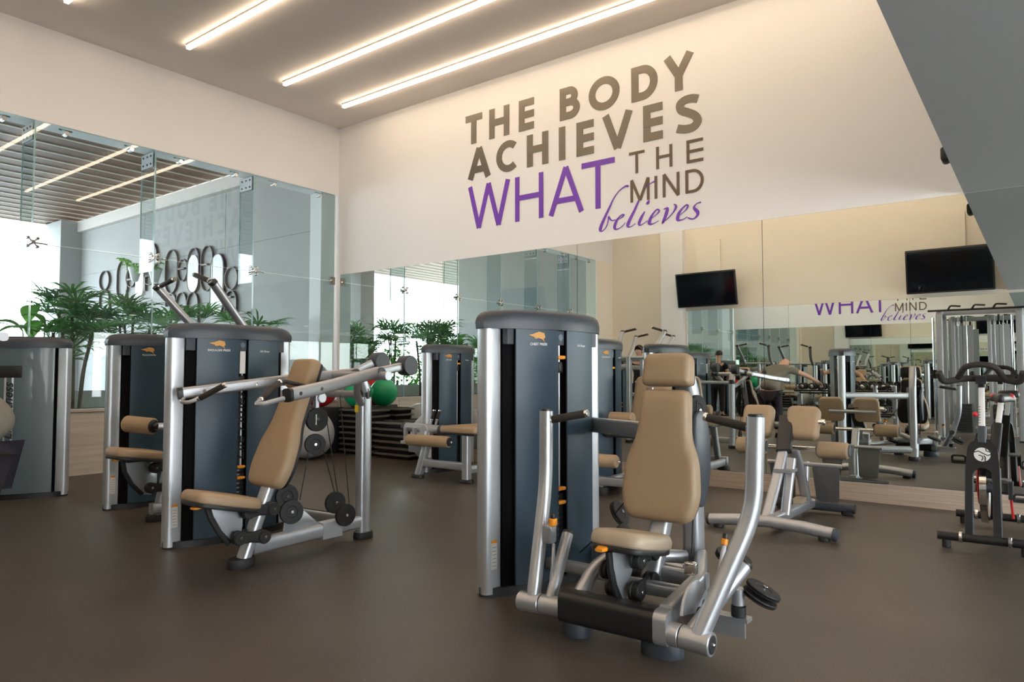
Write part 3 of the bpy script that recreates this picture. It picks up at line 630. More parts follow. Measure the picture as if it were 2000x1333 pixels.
# ================================================================== shoulder press
def shoulder_press():
    r = thing('shoulder_press_machine', (4.6, -4.15, 0), 'shoulder press machine left of centre, with reclined tan back pad and two long overhead arms', 'exercise machine', 'strength machines')
    Tower(r, (4.06, -4.66), (4.085, -3.745), 'SHOULDER PRESS', None, .50, logo='Life Fitness')
    MB().bb((4.225, -4.235, 1.145), (4.235, -4.195, 1.30)).build('instruction_card', 'white', r, smooth=False)
    X = 4.85
    uy, un = back_pads(r, X, (-4.165, 1.25), (-4.475, .468), .20, .25, .37)
    seat_pad(r, X, -4.905, -4.50, .497, .40, .32, 'tan')
    sq(fillet([(X, -4.575, .03), (X, -4.40, .48), (X, -4.08, 1.20)], .2), .062, .088, .022, up=(1, 0, 0)).build('seat_post', 'silver', r)
    sq([(X, -4.52, .105), (X, -3.67, .120)], .068, .088, .015, up=(0, 0, 1)).build('base_beam', 'silver', r)
    MB().bb((X - .036, -4.02, .058), (X + .036, -3.86, .165)).build('beam_joint', 'silver_side', r, smooth=False)
    foot((X, -4.585, 0), .065, .085, r, .055); foot((X, -3.65, 0), .06, .075, r, .045)
    sq([(X, -3.655, .04), (X, -3.655, .98)], .085, .105, .03, up=(0, 1, 0)).build('rear_post', 'silver', r)
    MB().cyl((X, -3.655, .965), (X, -3.655, 1.045), .046, 20).build('post_collar', 'cap_dark', r)
    MB().prism(rrect(.035, .05, .004, 2), (X - .008, -3.714, .90), (1, 0, 0), (0, 0, 1), (0, 1, 0), .003).build('warning_label', 'yellow', r, smooth=False)
    sq([(X, -3.655, 1.02), (X, -3.70, 1.13)], .07, .09, .02, up=(1, 0, 0)).build('pivot_head', 'silver', r)
    sq([(4.55, -3.70, 1.13), (5.15, -3.70, 1.13)], .06, .06, .025, up=(0, 0, 1)).build('pivot_bar', 'silver', r)
    sq([(X, -3.66, .92), (4.92, -3.78, .99), (5.02, -3.86, 1.11)], .045, .05, .015, up=(0, 0, 1), fil=.08).build('arm_brace', 'silver', r)
    sq([(4.10, -3.79, 1.00), (X, -3.68, 1.00)], .04, .05, .012, up=(0, 0, 1)).build('tie_beam', 'silver', r)
    sq([(4.10, -3.79, .11), (X, -3.72, .11)], .06, .09, .015, up=(0, 0, 1)).build('base_tie', 'silver', r)
    for pts, cw, h0, gp in (([(5.40, -4.657, 1.03), (5.27, -4.30, 1.068), (5.03, -3.69, 1.156)], (5.0, -3.384, 1.203), [(5.40, -4.69, 1.012), (5.40, -4.82, .985), (5.34, -4.82, .985), (5.32, -4.78, 1.0)], ((5.32, -4.775, 1.005), (5.22, -4.60, 1.092))),
                            ([(4.30, -4.678, 1.02), (4.45, -4.09, 1.094), (4.62, -3.56, 1.148)], (4.70, -3.383, 1.232), [(4.31, -4.66, 1.005), (4.33, -4.70, .965), (4.40, -4.68, .965), (4.42, -4.64, .985)], ((4.43, -4.63, .99), (4.56, -4.545, 1.07)))):
        arm = sq(fillet(pts, .18, 7), .052, .072, .015, up=(0, 0, 1)).build('press_arm', 'silver', r)
        d = (V(pts[0]) - V(pts[1])).normalized()
        MB().sweep([V(pts[0]) - d * .004, V(pts[0]) + d * .022], rrect(.055, .075, .018, 3), up=(0, 0, 1)).build('end_cap', 'cap_dark', arm)
        MB().cyl(V(pts[2]) - V(.045, 0, .01), V(pts[2]) + V(.045, 0, -.01), .042, 20).build('pivot_boss', 'cap', arm)
        for t in (.2, .75):
            q = V(pts[0]).lerp(V(pts[1]), t); MB().cyl(q - V(.03, 0, 0), q + V(.032, 0, 0), .012, 12).build('arm_bolt', 'chrome', arm)
        sq([V(pts[2]), V(cw) - V(0, .06, .01)], .048, .060, .012, up=(0, 0, 1)).build('counter_arm', 'silver', r)
        w = MB().cyl(V(cw) - V(.045, 0, 0), V(cw) + V(.045, 0, 0), .072, 26, .006).build('counterweight', 'cap', r)
        MB().tube(fillet(h0, .03), .013, 10).build('handle_bar', 'silver', r)
        grip(gp[0], gp[1], r, .0185, .014)
    MB().tube(fillet([(5.22, -4.60, 1.095), (5.14, -4.50, 1.10), (5.20, -4.40, 1.07)], .04), .012, 10).build('handle_bar', 'grip', r)
    A1 = (X + .02, -4.07, .845); A2 = (X + .02, -4.08, .685)
    pulley(A1, (1, -.15, 0), .078, r); pulley(A2, (1, -.5, 0), .068, r)
    MB().bb((X - .004, -4.085, .77), (X + .03, -4.06, 1.03)).build('pulley_hanger', 'silver', r, smooth=False)
    MB().cyl((X - .03, -4.04, .985), (X + .04, -4.04, .985), .034, 18).build('cam', 'silver', r)
    pulley((X + .03, -3.92, .285), (1, -.2, 0), .072, r); pulley((X + .05, -3.85, .195), (1, -.1, 0), .075, r)
    pulley((X - .01, -4.27, .37), (1, -.2, .1), .075, r); pulley((X + .02, -4.255, .275), (1, -.3, .1), .075, r)
    MB().prism(rpoly([(-4.30, .15), (-4.02, .155), (-4.15, .27), (-4.22, .36), (-4.26, .35)], .02), (X - .012, 0, 0), (0, 1, 0), (0, 0, 1), (1, 0, 0), .012, .002).build('pulley_bracket', 'silver', r)
    z = lambda y_, zz: (X + .03, y_, zz)
    cable([z(-4.20, .34), z(-4.135, .65)], r); cable([z(-4.02, .64), z(-3.925, .35)], r); cable([z(-4.0, .85), z(-3.90, .345)], r); cable([z(-3.89, 1.0), z(-3.80, .24)], r, .003)
    cable([z(-4.24, .305), z(-3.95, .225)], r); cable([z(-4.13, 1.0), z(-4.14, .86)], r)
    plate = [(-4.83, .425), (-4.80, .33), (-4.745, .235), (-4.68, .16), (-4.62, .165), (-4.60, .25), (-4.60, .33), (-4.62, .41)]
    seat_linkage(r, X + .03, ((-4.60, .335), (-4.435, .33)), ((-4.655, .195), (-4.495, .175)), plate, (-4.865, .40))
    MB().box((X, -4.68, .405), (.15, .22, .03)).build('seat_bracket', 'cap_dark', r)
shoulder_press()
# ================================================================== pulldown machines
def pulldown(dx=0.0, dy=0.0, label='', rot=False):
    O = V(2.9 + dx, -3.95 + dy, 0); r = thing('pulldown_machine', O, label, 'exercise machine', 'strength machines')
    Q = lambda x_, y_, z_: V(x_ + dx, y_ + dy, z_)
    Tower(r, (2.37 + dx, -4.32 + dy), (2.39 + dx, -3.42 + dy), 'PULLDOWN', 1.24, .55, logo='Life Fitness')
    X = 3.15 + dx
    seat_pad(r, X, -4.60 + dy, -4.24 + dy, .60, .545, .34, 'tan')
    ro = MB().lathe(Q(2.98, -4.42, .755), (.33, .12, -.02), [(0, .055), (.01, .064), (.25, .064), (.26, .055)], 24).build('thigh_roller', 'tan', r)
    MB().lathe(Q(3.218, -4.333, .741), (.33, .12, -.02), [(0, .05), (.012, .05), (.014, .022), (.05, .020)], 20).build('roller_end', 'cap_dark', ro)
    sq([Q(3.25, -4.32, .74), Q(3.20, -4.02, .72), Q(3.17, -3.60, .80)], .045, .055, .014, up=(0, 0, 1), fil=.08).build('roller_arm', 'silver', r)
    sq([Q(3.15, -3.56, .03), Q(3.15, -3.56, 1.42)], .08, .10, .025, up=(0, 1, 0)).build('rear_post', 'silver', r)
    sq([Q(3.15, -4.30, .10), Q(3.15, -3.56, .10)], .068, .088, .015, up=(0, 0, 1)).build('base_beam', 'silver', r)
    sq([Q(2.40, -3.55, .11), Q(3.15, -3.56, .11)], .06, .09, .015, up=(0, 0, 1)).build('base_tie', 'silver', r)
    sq([Q(2.40, -3.50, 1.25), Q(3.15, -3.56, 1.25)], .06, .09, .015, up=(0, 0, 1)).build('tie_beam', 'silver', r)
    sq([Q(3.13, -4.24, .04), Q(3.16, -4.16, .50)], .06, .085, .02, up=(1, 0, 0)).build('seat_post', 'silver', r)
    foot(Q(3.13, -4.25, 0), .06, .08, r, .05); foot(Q(3.15, -3.56, 0), .06, .075, r, .04)
    sq([Q(2.72, -3.56, 1.40), Q(3.56, -3.56, 1.40)], .06, .06, .022, up=(0, 0, 1)).build('pivot_bar', 'silver', r)
    for pts, g in (([(3.52, -3.60, 1.36), (3.50, -3.78, 1.545), (3.56, -4.06, 1.845)], ((3.52, -4.07, 1.865), (3.33, -4.08, 1.925))), ([(2.78, -3.60, 1.36), (2.79, -3.82, 1.57), (2.745, -4.09, 1.865)], ((2.80, -4.09, 1.878), (3.01, -4.09, 1.915)))):
        a = sq(fillet([Q(*p) for p in pts], .1), .052, .075, .02, up=(1, 0, 0)).build('pull_arm', 'silver', r)
        e = Q(*pts[2]); MB().sweep([e - V(0, -.006, .004), e + V(0, -.016, .014)], rrect(.056, .078, .02, 3), up=(1, 0, 0)).build('end_cap', 'cap_dark', a)
        grip(Q(*g[0]), Q(*g[1]), r, .02, .016)
    plate = [(-4.52, .50), (-4.50, .40), (-4.45, .31), (-4.37, .22), (-4.30, .21), (-4.26, .30), (-4.26, .42), (-4.28, .50)]
    plate = [(a + dy, b) for a, b in plate]
    seat_linkage(r, X, ((-4.30 + dy, .42), (-4.17 + dy, .42)), ((-4.33 + dy, .27), (-4.19 + dy, .26)), plate, (-4.545 + dy, .505))
    MB().box(Q(3.15, -4.40, .495), (.15, .22, .03)).build('seat_bracket', 'cap_dark', r)
pulldown(0, 0, 'pulldown machine with tan thigh roller, behind the shoulder press, grips raised above it')
pulldown(-.60, -1.68, 'pulldown machine by the man in black, seen only in the wall mirror')
# ================================================================== far left tower
r = thing('weight_tower', (1.04, -4.55, 0), 'machine weight tower at the left picture edge, frosted rear shield towards us', 'exercise machine', 'strength machines')
Tower(r, (1.31, -4.19), (.77, -4.91), 'ROW', None, None, back=True, logo='Life Fitness', placards=False)
MB().prism(rrect(.20, .11, .01, 3), V(1.04, -4.55, 1.16) + V(.8, -.6, 0) * .158, V(-.6, -.8, 0), (0, 0, 1), V(.8, -.6, 0), .004, .001).build('stack_plate', 'cap_dark', r)
MB().prism(rrect(.075, .95, .01, 3), V(1.04, -4.55, .66) + V(.8, -.6, 0) * .157, V(-.6, -.8, 0), (0, 0, 1), V(.8, -.6, 0), .003, .001).build('guide_channel', 'silver_side', r)
# ================================================================== wall lettering
SCRIPT = {
'b':[(5.022, 3.233, 0.0201), (5.005, 3.241, 0.0268), (4.969, 3.237, 0.0168), (4.898, 3.197, 0.0094), (4.832, 3.123, 0.0134), (4.781, 3.034, 0.0235), (4.722, 2.932, 0.0309), (4.677, 2.847, 0.0376), (4.658, 2.794, 0.0402), (4.669, 2.77, 0.0168), (4.698, 2.779, 0.008), (4.735, 2.814, 0.0094), (4.758, 2.869, 0.0107), (4.769, 2.926, 0.0161), (4.787, 2.897, 0.0188), (4.816, 2.875, 0.0121), (4.852, 2.882, 0.0067)],
'e':[(4.852, 2.869, 0.0054), (4.902, 2.882, 0.006), (4.945, 2.902, 0.0134), (4.959, 2.922, 0.0201), (4.938, 2.925, 0.0134), (4.902, 2.904, 0.0134), (4.866, 2.861, 0.0302), (4.844, 2.806, 0.0369), (4.851, 2.776, 0.0268), (4.887, 2.772, 0.0101), (4.937, 2.794, 0.006), (4.98, 2.833, 0.0054)],
'l':[(5.344, 3.241, 0.0168), (5.294, 3.225, 0.008), (5.246, 3.198, 0.006), (5.205, 3.148, 0.008), (5.142, 3.045, 0.0201), (5.093, 2.951, 0.0302), (5.036, 2.858, 0.0369), (5.011, 2.804, 0.0402), (5.016, 2.779, 0.0235), (5.049, 2.777, 0.008), (5.105, 2.804, 0.0054)],
'i':[(5.22, 2.924, 0.008), (5.181, 2.869, 0.0302), (5.15, 2.805, 0.0335), (5.155, 2.78, 0.0201), (5.187, 2.784, 0.008), (5.249, 2.817, 0.0054)],
'dot':[(5.275, 3.037, 0.0121), (5.256, 3.013, 0.0335), (5.241, 2.999, 0.0134)],
'e2':[(5.29, 2.83, 0.0054), (5.343, 2.86, 0.006), (5.384, 2.891, 0.0148), (5.387, 2.915, 0.0201), (5.364, 2.925, 0.0134), (5.324, 2.893, 0.0168), (5.29, 2.842, 0.0335), (5.272, 2.795, 0.0369), (5.282, 2.775, 0.0268), (5.322, 2.776, 0.0101), (5.383, 2.799, 0.0054)],
'v':[(5.443, 2.917, 0.0067), (5.486, 2.92, 0.0268), (5.475, 2.872, 0.0389), (5.455, 2.82, 0.0335), (5.432, 2.774, 0.0241), (5.442, 2.782, 0.008), (5.488, 2.809, 0.0067), (5.547, 2.862, 0.0101), (5.579, 2.906, 0.0228), (5.583, 2.936, 0.0228), (5.561, 2.955, 0.0101)],
'e3':[(5.623, 2.827, 0.0054), (5.674, 2.857, 0.006), (5.709, 2.888, 0.0148), (5.719, 2.916, 0.0201), (5.7, 2.925, 0.0134), (5.656, 2.895, 0.0168), (5.617, 2.846, 0.0335), (5.601, 2.794, 0.0369), (5.61, 2.775, 0.0268), (5.654, 2.775, 0.0101), (5.711, 2.797, 0.0054)],
's':[(5.862, 2.931, 0.0168), (5.825, 2.925, 0.008), (5.794, 2.905, 0.0134), (5.79, 2.876, 0.0335), (5.824, 2.835, 0.0402), (5.823, 2.8, 0.0268), (5.786, 2.769, 0.0134), (5.749, 2.771, 0.0168), (5.718, 2.787, 0.0134)],
}
SCULPT = [
('st',-7.414,-6.928,2.730,3.573),('el',-8.281,-7.801,3.001,3.432),('el',-6.987,-6.552,2.977,3.388),('wst',-6.547,-6.207,2.731,3.352),('st',-6.136,-5.664,3.224,3.811),('st',-5.293,-4.823,2.723,3.590),('el',-4.809,-4.447,2.934,3.356),('st',-4.432,-4.024,2.681,3.532),('wst',-4.417,-4.033,2.689,3.401),('st',-3.940,-3.536,2.677,3.524),('st',-3.594,-3.151,2.197,3.337),('wst',-3.578,-3.185,2.205,3.330),('el',-3.115,-2.703,2.647,3.050),('ar',-8.258,-7.791,2.643,3.001),('ar',-7.772,-7.424,2.619,2.715),('ar',-5.252,-4.877,2.472,2.709),('ar',-4.856,-4.449,2.184,2.712),('ar',-4.427,-4.026,2.104,2.683),('ar',-3.101,-2.728,2.225,2.620),('bar',-6.929,-6.597,3.122,3.156),('bar',-6.152,-5.813,3.130,3.167),('bar',-4.795,-4.537,3.161,3.195),('bar',-3.914,-3.718,3.160,3.193),('bar',-3.065,-2.884,2.497,2.526),('bar',-2.722,-2.363,2.188,2.220),('bar',-6.162,-6.110,2.848,3.164),('bar',-5.784,-5.728,2.951,3.246),('ur',-6.147,-5.758,2.966,3.132),]
def ribbon(mb, pts, ws, y0, y1):
    """flat band along 2D points (x,z) with width per point, between planes y0 (front) and y1 (wall)"""
    n = len(pts); P2 = [Vector(p[:2]) for p in pts]; ws = ws if isinstance(ws, (list, tuple)) else [ws] * n
    Lf, Rt = [], []
    for i in range(n):
        a = P2[max(0, i - 1)]; b = P2[i]; c = P2[min(n - 1, i + 1)]
        e1 = (b - a).normalized() if i > 0 else (c - b).normalized(); e2 = (c - b).normalized() if i < n - 1 else e1
        nn = Vector((-e1.y - e2.y, e1.x + e2.x)); nn = nn.normalized() if nn.length > 1e-6 else Vector((-e1.y, e1.x))
        k = 1 / max(.55, nn.dot(Vector((-e1.y, e1.x))))
        Lf.append(b + nn * ws[i] / 2 * k); Rt.append(b - nn * ws[i] / 2 * k)
    rings = [[V(l.x, y0, l.y), V(r_.x, y0, r_.y), V(r_.x, y1, r_.y), V(l.x, y1, l.y)] for l, r_ in zip(Lf, Rt)]
    mb.loft(rings)
def smooth_path(pts, k=4):
    """Catmull-Rom through (x,z,w) points"""
    out = []; n = len(pts); q = [Vector(p) for p in pts]
    for i in range(n - 1):
        p0, p1, p2, p3 = q[max(0, i - 1)], q[i], q[i + 1], q[min(n - 1, i + 2)]
        for j in range(k):
            t = j / k
            out.append(.5 * ((2 * p1) + (p2 - p0) * t + (2 * p0 - 5 * p1 + 4 * p2 - p3) * t * t + (3 * p1 - p0 - 3 * p2 + p3) * t ** 3))
    out.append(q[-1]); return out
def glyph(mb, ch, x0, x1, z0, z1, s, y0, y1):
    w = x1 - x0; h = z1 - z0; c = (x0 + x1) / 2; e = s / 2
    yy = [y0]
    def R(pts):
        ribbon(mb, pts, s, yy[0], y1); yy[0] -= .0007
    def arc(cx, cz, rx, rz, a0, a1, n=20): return [(cx + rx * math.cos(math.radians(a0 + (a1 - a0) * i / n)), cz + rz * math.sin(math.radians(a0 + (a1 - a0) * i / n))) for i in range(n + 1)]
    if ch == 'T': R([(x0, z1 - e), (x1, z1 - e)]); R([(c, z1), (c, z0)])
    elif ch == 'H': R([(x0 + e, z0), (x0 + e, z1)]); R([(x1 - e, z0), (x1 - e, z1)]); R([(x0, z0 + h * .52), (x1, z0 + h * .52)])
    elif ch == 'E':
        R([(x0 + e, z0), (x0 + e, z1)])
        for zz in (z1 - e, z0 + h * .5, z0 + e): R([(x0, zz), (x1, zz)])
    elif ch == 'I': R([(c, z0), (c, z1)])
    elif ch == 'A': k = w * .5 - e * .9; R([(x0 + e * 1.05, z0), (c, z1)]); R([(x1 - e * 1.05, z0), (c, z1)]); R([(x0 + w * .20, z0 + h * .30), (x1 - w * .20, z0 + h * .30)])
    elif ch == 'V': R([(x0 + e * 1.05, z1), (c, z0)]); R([(x1 - e * 1.05, z1), (c, z0)])
    elif ch == 'Y': R([(x0 + e * 1.2, z1), (c, z0 + h * .42)]); R([(x1 - e * 1.2, z1), (c, z0 + h * .42)]); R([(c, z0), (c, z0 + h * .5)])
    elif ch == 'W':
        for a, b in ((x0 + e, x0 + w * .265), (x0 + w * .5, x0 + w * .265), (x0 + w * .5, x0 + w * .735), (x1 - e, x0 + w * .735)): R([(a, z1), (b, z0)])
    elif ch == 'M': R([(x0 + e, z0), (x0 + e, z1)]); R([(x1 - e, z0), (x1 - e, z1)]); R([(x0 + e, z1), (c, z0 + h * .05)]); R([(x1 - e, z1), (c, z0 + h * .05)])
    elif ch == 'N': R([(x0 + e, z0), (x0 + e, z1)]); R([(x1 - e, z0), (x1 - e, z1)]); R([(x0 + e, z1), (x1 - e, z0)])
    elif ch == 'O': R(arc(c, (z0 + z1) / 2, w / 2 - e, h / 2 - e, 0, 360, 40))
    elif ch == 'C': R(arc(x0 + w * .56, (z0 + z1) / 2, w * .56 - e, h / 2 - e, 48, 312, 28))
    elif ch == 'D':
        R([(x0 + e, z0), (x0 + e, z1)]); k = x0 + w * .42
        R([(x0, z1 - e), (k, z1 - e)] + arc(k, (z0 + z1) / 2, x1 - e - k, h / 2 - e, 88, -88, 20) + [(k, z0 + e), (x0, z0 + e)])
    elif ch == 'B':
        R([(x0 + e, z0), (x0 + e, z1)]); zm = z0 + h * .53
        for lo, hi, xr in ((zm - e, z1, x1 - w * .10), (z0, zm + e, x1)):
            k = x0 + w * .5; cz = (lo + hi) / 2; R([(x0, hi - e), (k, hi - e)] + arc(k, cz, xr - e - k, (hi - lo) / 2 - e, 85, -85, 14) + [(k, lo + e), (x0, lo + e)])
    elif ch == 'S':
        r1 = h * .27; zt = z1 - e - (r1 - e * .4); zb = z0 + e + (r1 - e * .2)
        p = [(c + w * .36, z1 - h * .16), (c + w * .14, z1 - e * 1.0), (c - w * .12, z1 - e * 1.05), (x0 + w * .20, z1 - h * .20), (x0 + w * .24, z1 - h * .36), (c, z0 + h * .53), (x1 - w * .24, z0 + h * .40), (x1 - w * .16, z0 + h * .24), (c + w * .16, z0 + e * 1.05), (c - w * .14, z0 + e * 1.0), (x0 + w * .08, z0 + h * .17)]
        R([(q.x, q.y) for q in smooth_path([(a, b, 0) for a, b in p], 4)])
ROWS = [('letter', .088, 4.175, 4.565, [('T', 2.61, 2.894), ('H', 3.016, 3.343), ('E', 3.495, 3.725), ('B', 4.109, 4.39), ('O', 4.513, 4.917), ('D', 5.067, 5.385), ('Y', 5.446, 5.816)]),
        ('letter', .088, 3.697, 4.10, [('A', 2.647, 3.045), ('C', 3.134, 3.481), ('H', 3.62, 3.938), ('I', 4.097, 4.182), ('E', 4.343, 4.576), ('V', 4.688, 5.083), ('E', 5.209, 5.44), ('S', 5.584, 5.884)]),
        ('purple', .066, 3.04, 3.603, [('W', 2.658, 3.355), ('H', 3.436, 3.866), ('A', 3.941, 4.442), ('T', 4.412, 4.848)]),
        ('letter2', .031, 3.367, 3.612, [('T', 5.032, 5.22), ('H', 5.361, 5.548), ('E', 5.711, 5.893)]),
        ('letter2', .031, 3.045, 3.295, [('M', 5.046, 5.278), ('I', 5.339, 5.369), ('N', 5.435, 5.627), ('D', 5.694, 5.895)])]
WORDS = [('bold bronze wall lettering reading THE BODY, top line of the slogan', [0]), ('bold bronze wall lettering reading ACHIEVES, second line of the slogan', [1]), ('large purple wall lettering reading WHAT', [2]), ('thin brown wall lettering reading THE MIND', [3, 4])]
for lab, idx in WORDS:
    z = min(ROWS[i][2] for i in idx); xs = [q for i in idx for l_ in ROWS[i][4] for q in l_[1:]]
    r = thing('wall_lettering', (sum(xs) / len(xs), 0, z), lab, 'lettering')
    for i in idx:
        m, s, z0, z1, ls = ROWS[i]
        for ch, a, b in ls:
            mb = MB(); glyph(mb, ch, a, b, z0, z1, s, -.006, -.0005); mb.build('letter', m, r, smooth=False)
r = thing('wall_lettering', (5.25, 0, 2.75), 'purple calligraphic wall lettering reading believes', 'lettering')
for k in ('b', 'e', 'l', ('i', 'dot'), 'e2', 'v', 'e3', 's'):
    mb = MB()
    for kk in (k if isinstance(k, tuple) else (k,)):
        p = smooth_path(SCRIPT[kk], 5); ribbon(mb, [(q.x, q.y) for q in p], [max(.003, q.z * .92) for q in p], -.007, -.0005)
    mb.build('letter', 'purple', r, smooth=False)
# ================================================================== sculpture of steel strips on the terrace wall
r = thing('wall_sculpture', (-5.3, 0, 2.1), 'sculpture of tall looped dark steel letterforms on the terrace wall', 'sculpture')
def loop_pts(k, x0, x1, z0, z1, n=14):
    c = (x0 + x1) / 2; rx = (x1 - x0) / 2; rz = min((z1 - z0) / 2, rx * (1.15 if k != 'el' else 9))
    if k == 'el': return [(c + rx * math.cos(2 * PI * i / 28), (z0 + z1) / 2 + (z1 - z0) / 2 * math.sin(2 * PI * i / 28)) for i in range(28)]
    top = [(c + rx * math.cos(PI * i / n), z1 - rz + rz * math.sin(PI * i / n)) for i in range(n + 1)]
    bot = [(c - rx * math.cos(PI * i / n), z0 + rz - rz * math.sin(PI * i / n)) for i in range(n + 1)]
    if k in ('st', 'wst'): return top + bot
    if k == 'ar': return [(x1, z0)] + top + [(x0, z0)]
    if k == 'ur': return [(x0, z1)] + bot + [(x1, z1)]
for k, x0, x1, z0, z1 in SCULPT:
    if k == 'bar': MB().bb((x0, -.06, z0), (x1, -.0, z1)).build('steel_bar', 'iron', r, smooth=False); continue
    p = loop_pts(k, x0, x1, z0, z1)
    if k == 'wst': MB().prism(p, (0, -.05, 0), (1, 0, 0), (0, 0, 1), (0, 1, 0), .05).build('white_panel', 'pot', r, smooth=False); continue
    MB().sweep([V(a, -.03, b) for a, b in p], rrect(.018, .05, .003, 1), up=(0, 1, 0), closed=k in ('st', 'el')).build('steel_loop', 'iron', r, smooth=False)
# wall pots beside the sculpture
def fan_leaf(seed, n=8, L=.30, w=.030, spread=150):
    rg = random.Random(seed); mb = MB()
    mb.tube([(0, 0, 0), (.10, 0, .06), (.20, 0, .08)], .004, 5)
    o = V(.20, 0, .08)
    for i in range(n):
        a = math.radians(-spread / 2 + spread * i / (n - 1)); l = L * (1 - .25 * abs(i - (n - 1) / 2) / n * 2) * rg.uniform(.85, 1.1)
        d = V(math.cos(a), math.sin(a), .18 + .2 * rg.random()); s = V(-math.sin(a), math.cos(a), 0) * w / 2; dr = rg.uniform(.10, .22)
        p = [o + V(0, 0, 0), o + d * l * .35, o + d * l * .7 - V(0, 0, dr * .10), o + d * l - V(0, 0, dr * .45)]; k = [.25, 1, .95, .10]; up = V(0, 0, w * .22)
        vs = []
        for q, kk in zip(p, k): vs += [q - s * kk, q - up * kk, q + s * kk]
        mb.add(vs, [(3 * j, 3 * j + 1, 3 * j + 4, 3 * j + 3) for j in range(3)] + [(3 * j + 1, 3 * j + 2, 3 * j + 5, 3 * j + 4) for j in range(3)])
    return mb
def broad_leaf(L=.42, w=.20):
    mb = MB(); mb.tube([(0, 0, 0), (.05, 0, .12), (.10, 0, .22)], .007, 5); n = 8; vs = []
    for i in range(n + 1):
        t = i / n; ww = w / 2 * math.sin(PI * min(1, t * .92 + .06)) ** .8; q = V(.10 + L * t * .75, 0, .22 + L * (.55 * t - .65 * t * t)); vs += [q + V(0, -ww, .03 * ww / w), q - V(0, 0, .012), q + V(0, ww, .03 * ww / w)]
    return mb.add(vs, [(3 * j, 3 * j + 1, 3 * j + 4, 3 * j + 3) for j in range(n)] + [(3 * j + 1, 3 * j + 2, 3 * j + 5, 3 * j + 4) for j in range(n)])
PROTO = {}
def leaf_mesh(key):
    if key not in PROTO:
        k, s = key
        mb = broad_leaf() if k == 'broad' else fan_leaf(s, *( (9, .34, .034, 190) if k == 'fan' else (5, .10, .06, 200)))
        me = bpy.data.meshes.new('leaf'); me.from_pydata([tuple(v) for v in mb.v], [], mb.f); me.shade_smooth(); PROTO[key] = me
        me.materials.append(M['leaf2' if k != 'fan' else 'leaf'])
    return PROTO[key]
def put_leaf(root, key, p, yaw, tilt, sc):
    o = bpy.data.objects.new('leaf', leaf_mesh(key)); COL.objects.link(o); o.parent = root; o.location = V(p) - V(root['_o'])
    o.rotation_euler = (0, tilt, yaw); o.scale = (sc, sc, sc)
for x_, z_, lab in ((-6.20, 3.02, 'white cone pot with a trailing plant, left one on the terrace wall'), (-5.35, 2.92, 'white cone pot with a trailing plant, right one on the terrace wall')):
    r = thing('wall_pot', (x_, -.22, z_), lab, 'potted plant', 'wall pots')
    MB().lathe((x_, -.22, z_), (0, 0, 1), [(0, .03), (.02, .06), (.28, .13), (.30, .135), (.30, .115), (.26, .11)], 20).build('pot', 'pot', r)
    for i in range(10): put_leaf(r, ('small', i % 3), (x_ + random.uniform(-.10, .10), -.22 + random.uniform(-.1, .1), z_ + .28), random.uniform(0, 6.28), random.uniform(-.5, .4), random.uniform(.8, 1.35))
# ================================================================== planter palms behind the glass
def palm(y_, h, nst, nlf, lab, x_=-.80, broad=0, seed=1, sp=.42):
    rg = random.Random(seed); r = thing('palm_plant', (x_, y_, .70), lab, 'plant', 'plants behind the glass')
    for s in range(nst):
        a = rg.uniform(0, 6.28); d = V(math.cos(a) * .7, math.sin(a), 0); hh = h * rg.uniform(.62, 1.0); b = V(x_, y_, .70) + d * .07
        tip = b + d * sp * rg.uniform(.25, .8) * .5 + V(0, 0, hh - .25)
        MB().tube(fillet([b, b + d * .04 + V(0, 0, hh * .4), tip], .2, 4), rg.uniform(.012, .02), 7).build('stem', 'bark', r)
        m = max(5, int(1.7 * nlf / nst))
        for i in range(m):
            t = rg.uniform(.0, .28); q = tip - V(0, 0, t * hh * .55)
            ya = a + 6.28 * i / m + rg.uniform(-.4, .4)
            put_leaf(r, ('fan', rg.randrange(5)), q, ya, rg.uniform(-.75, .3), rg.uniform(.8, 1.15))
    for i in range(broad):
        put_leaf(r, ('broad', 0), (x_ + rg.uniform(-.12, .1), y_ + rg.uniform(-.15, .15), .95 + rg.uniform(0, .62)), rg.uniform(-1.9, 1.9), rg.uniform(-.9, -.1), rg.uniform(.7, 1.15))
palm(-.95, 1.45, 4, 18, 'low fan palm behind the glass at the room corner', seed=3)
palm(-1.40, 1.50, 4, 18, 'fan palm behind the glass, right of the raised pulldown grips', seed=4)
palm(-1.95, 1.45, 3, 14, 'palm with broad banana-like leaves behind the raised pulldown grips', broad=6, seed=5)
palm(-2.70, 1.55, 4, 18, 'fan palm behind the glass directly behind the shoulder press tower', seed=6)
palm(-3.36, 1.78, 6, 34, 'tall multi-stemmed fan palm standing between the two left weight towers', seed=7, sp=.6)
palm(-3.74, 1.2, 2, 6, 'bright round-leaved plant beside the tall palm', broad=11, seed=8)
palm(-4.62, 1.5, 4, 18, 'fan palm behind the glass at the left picture edge', seed=9)
palm(-5.9, 1.25, 4, 16, 'fan palm behind the glass outside the picture, nearest the solid wall', seed=10)
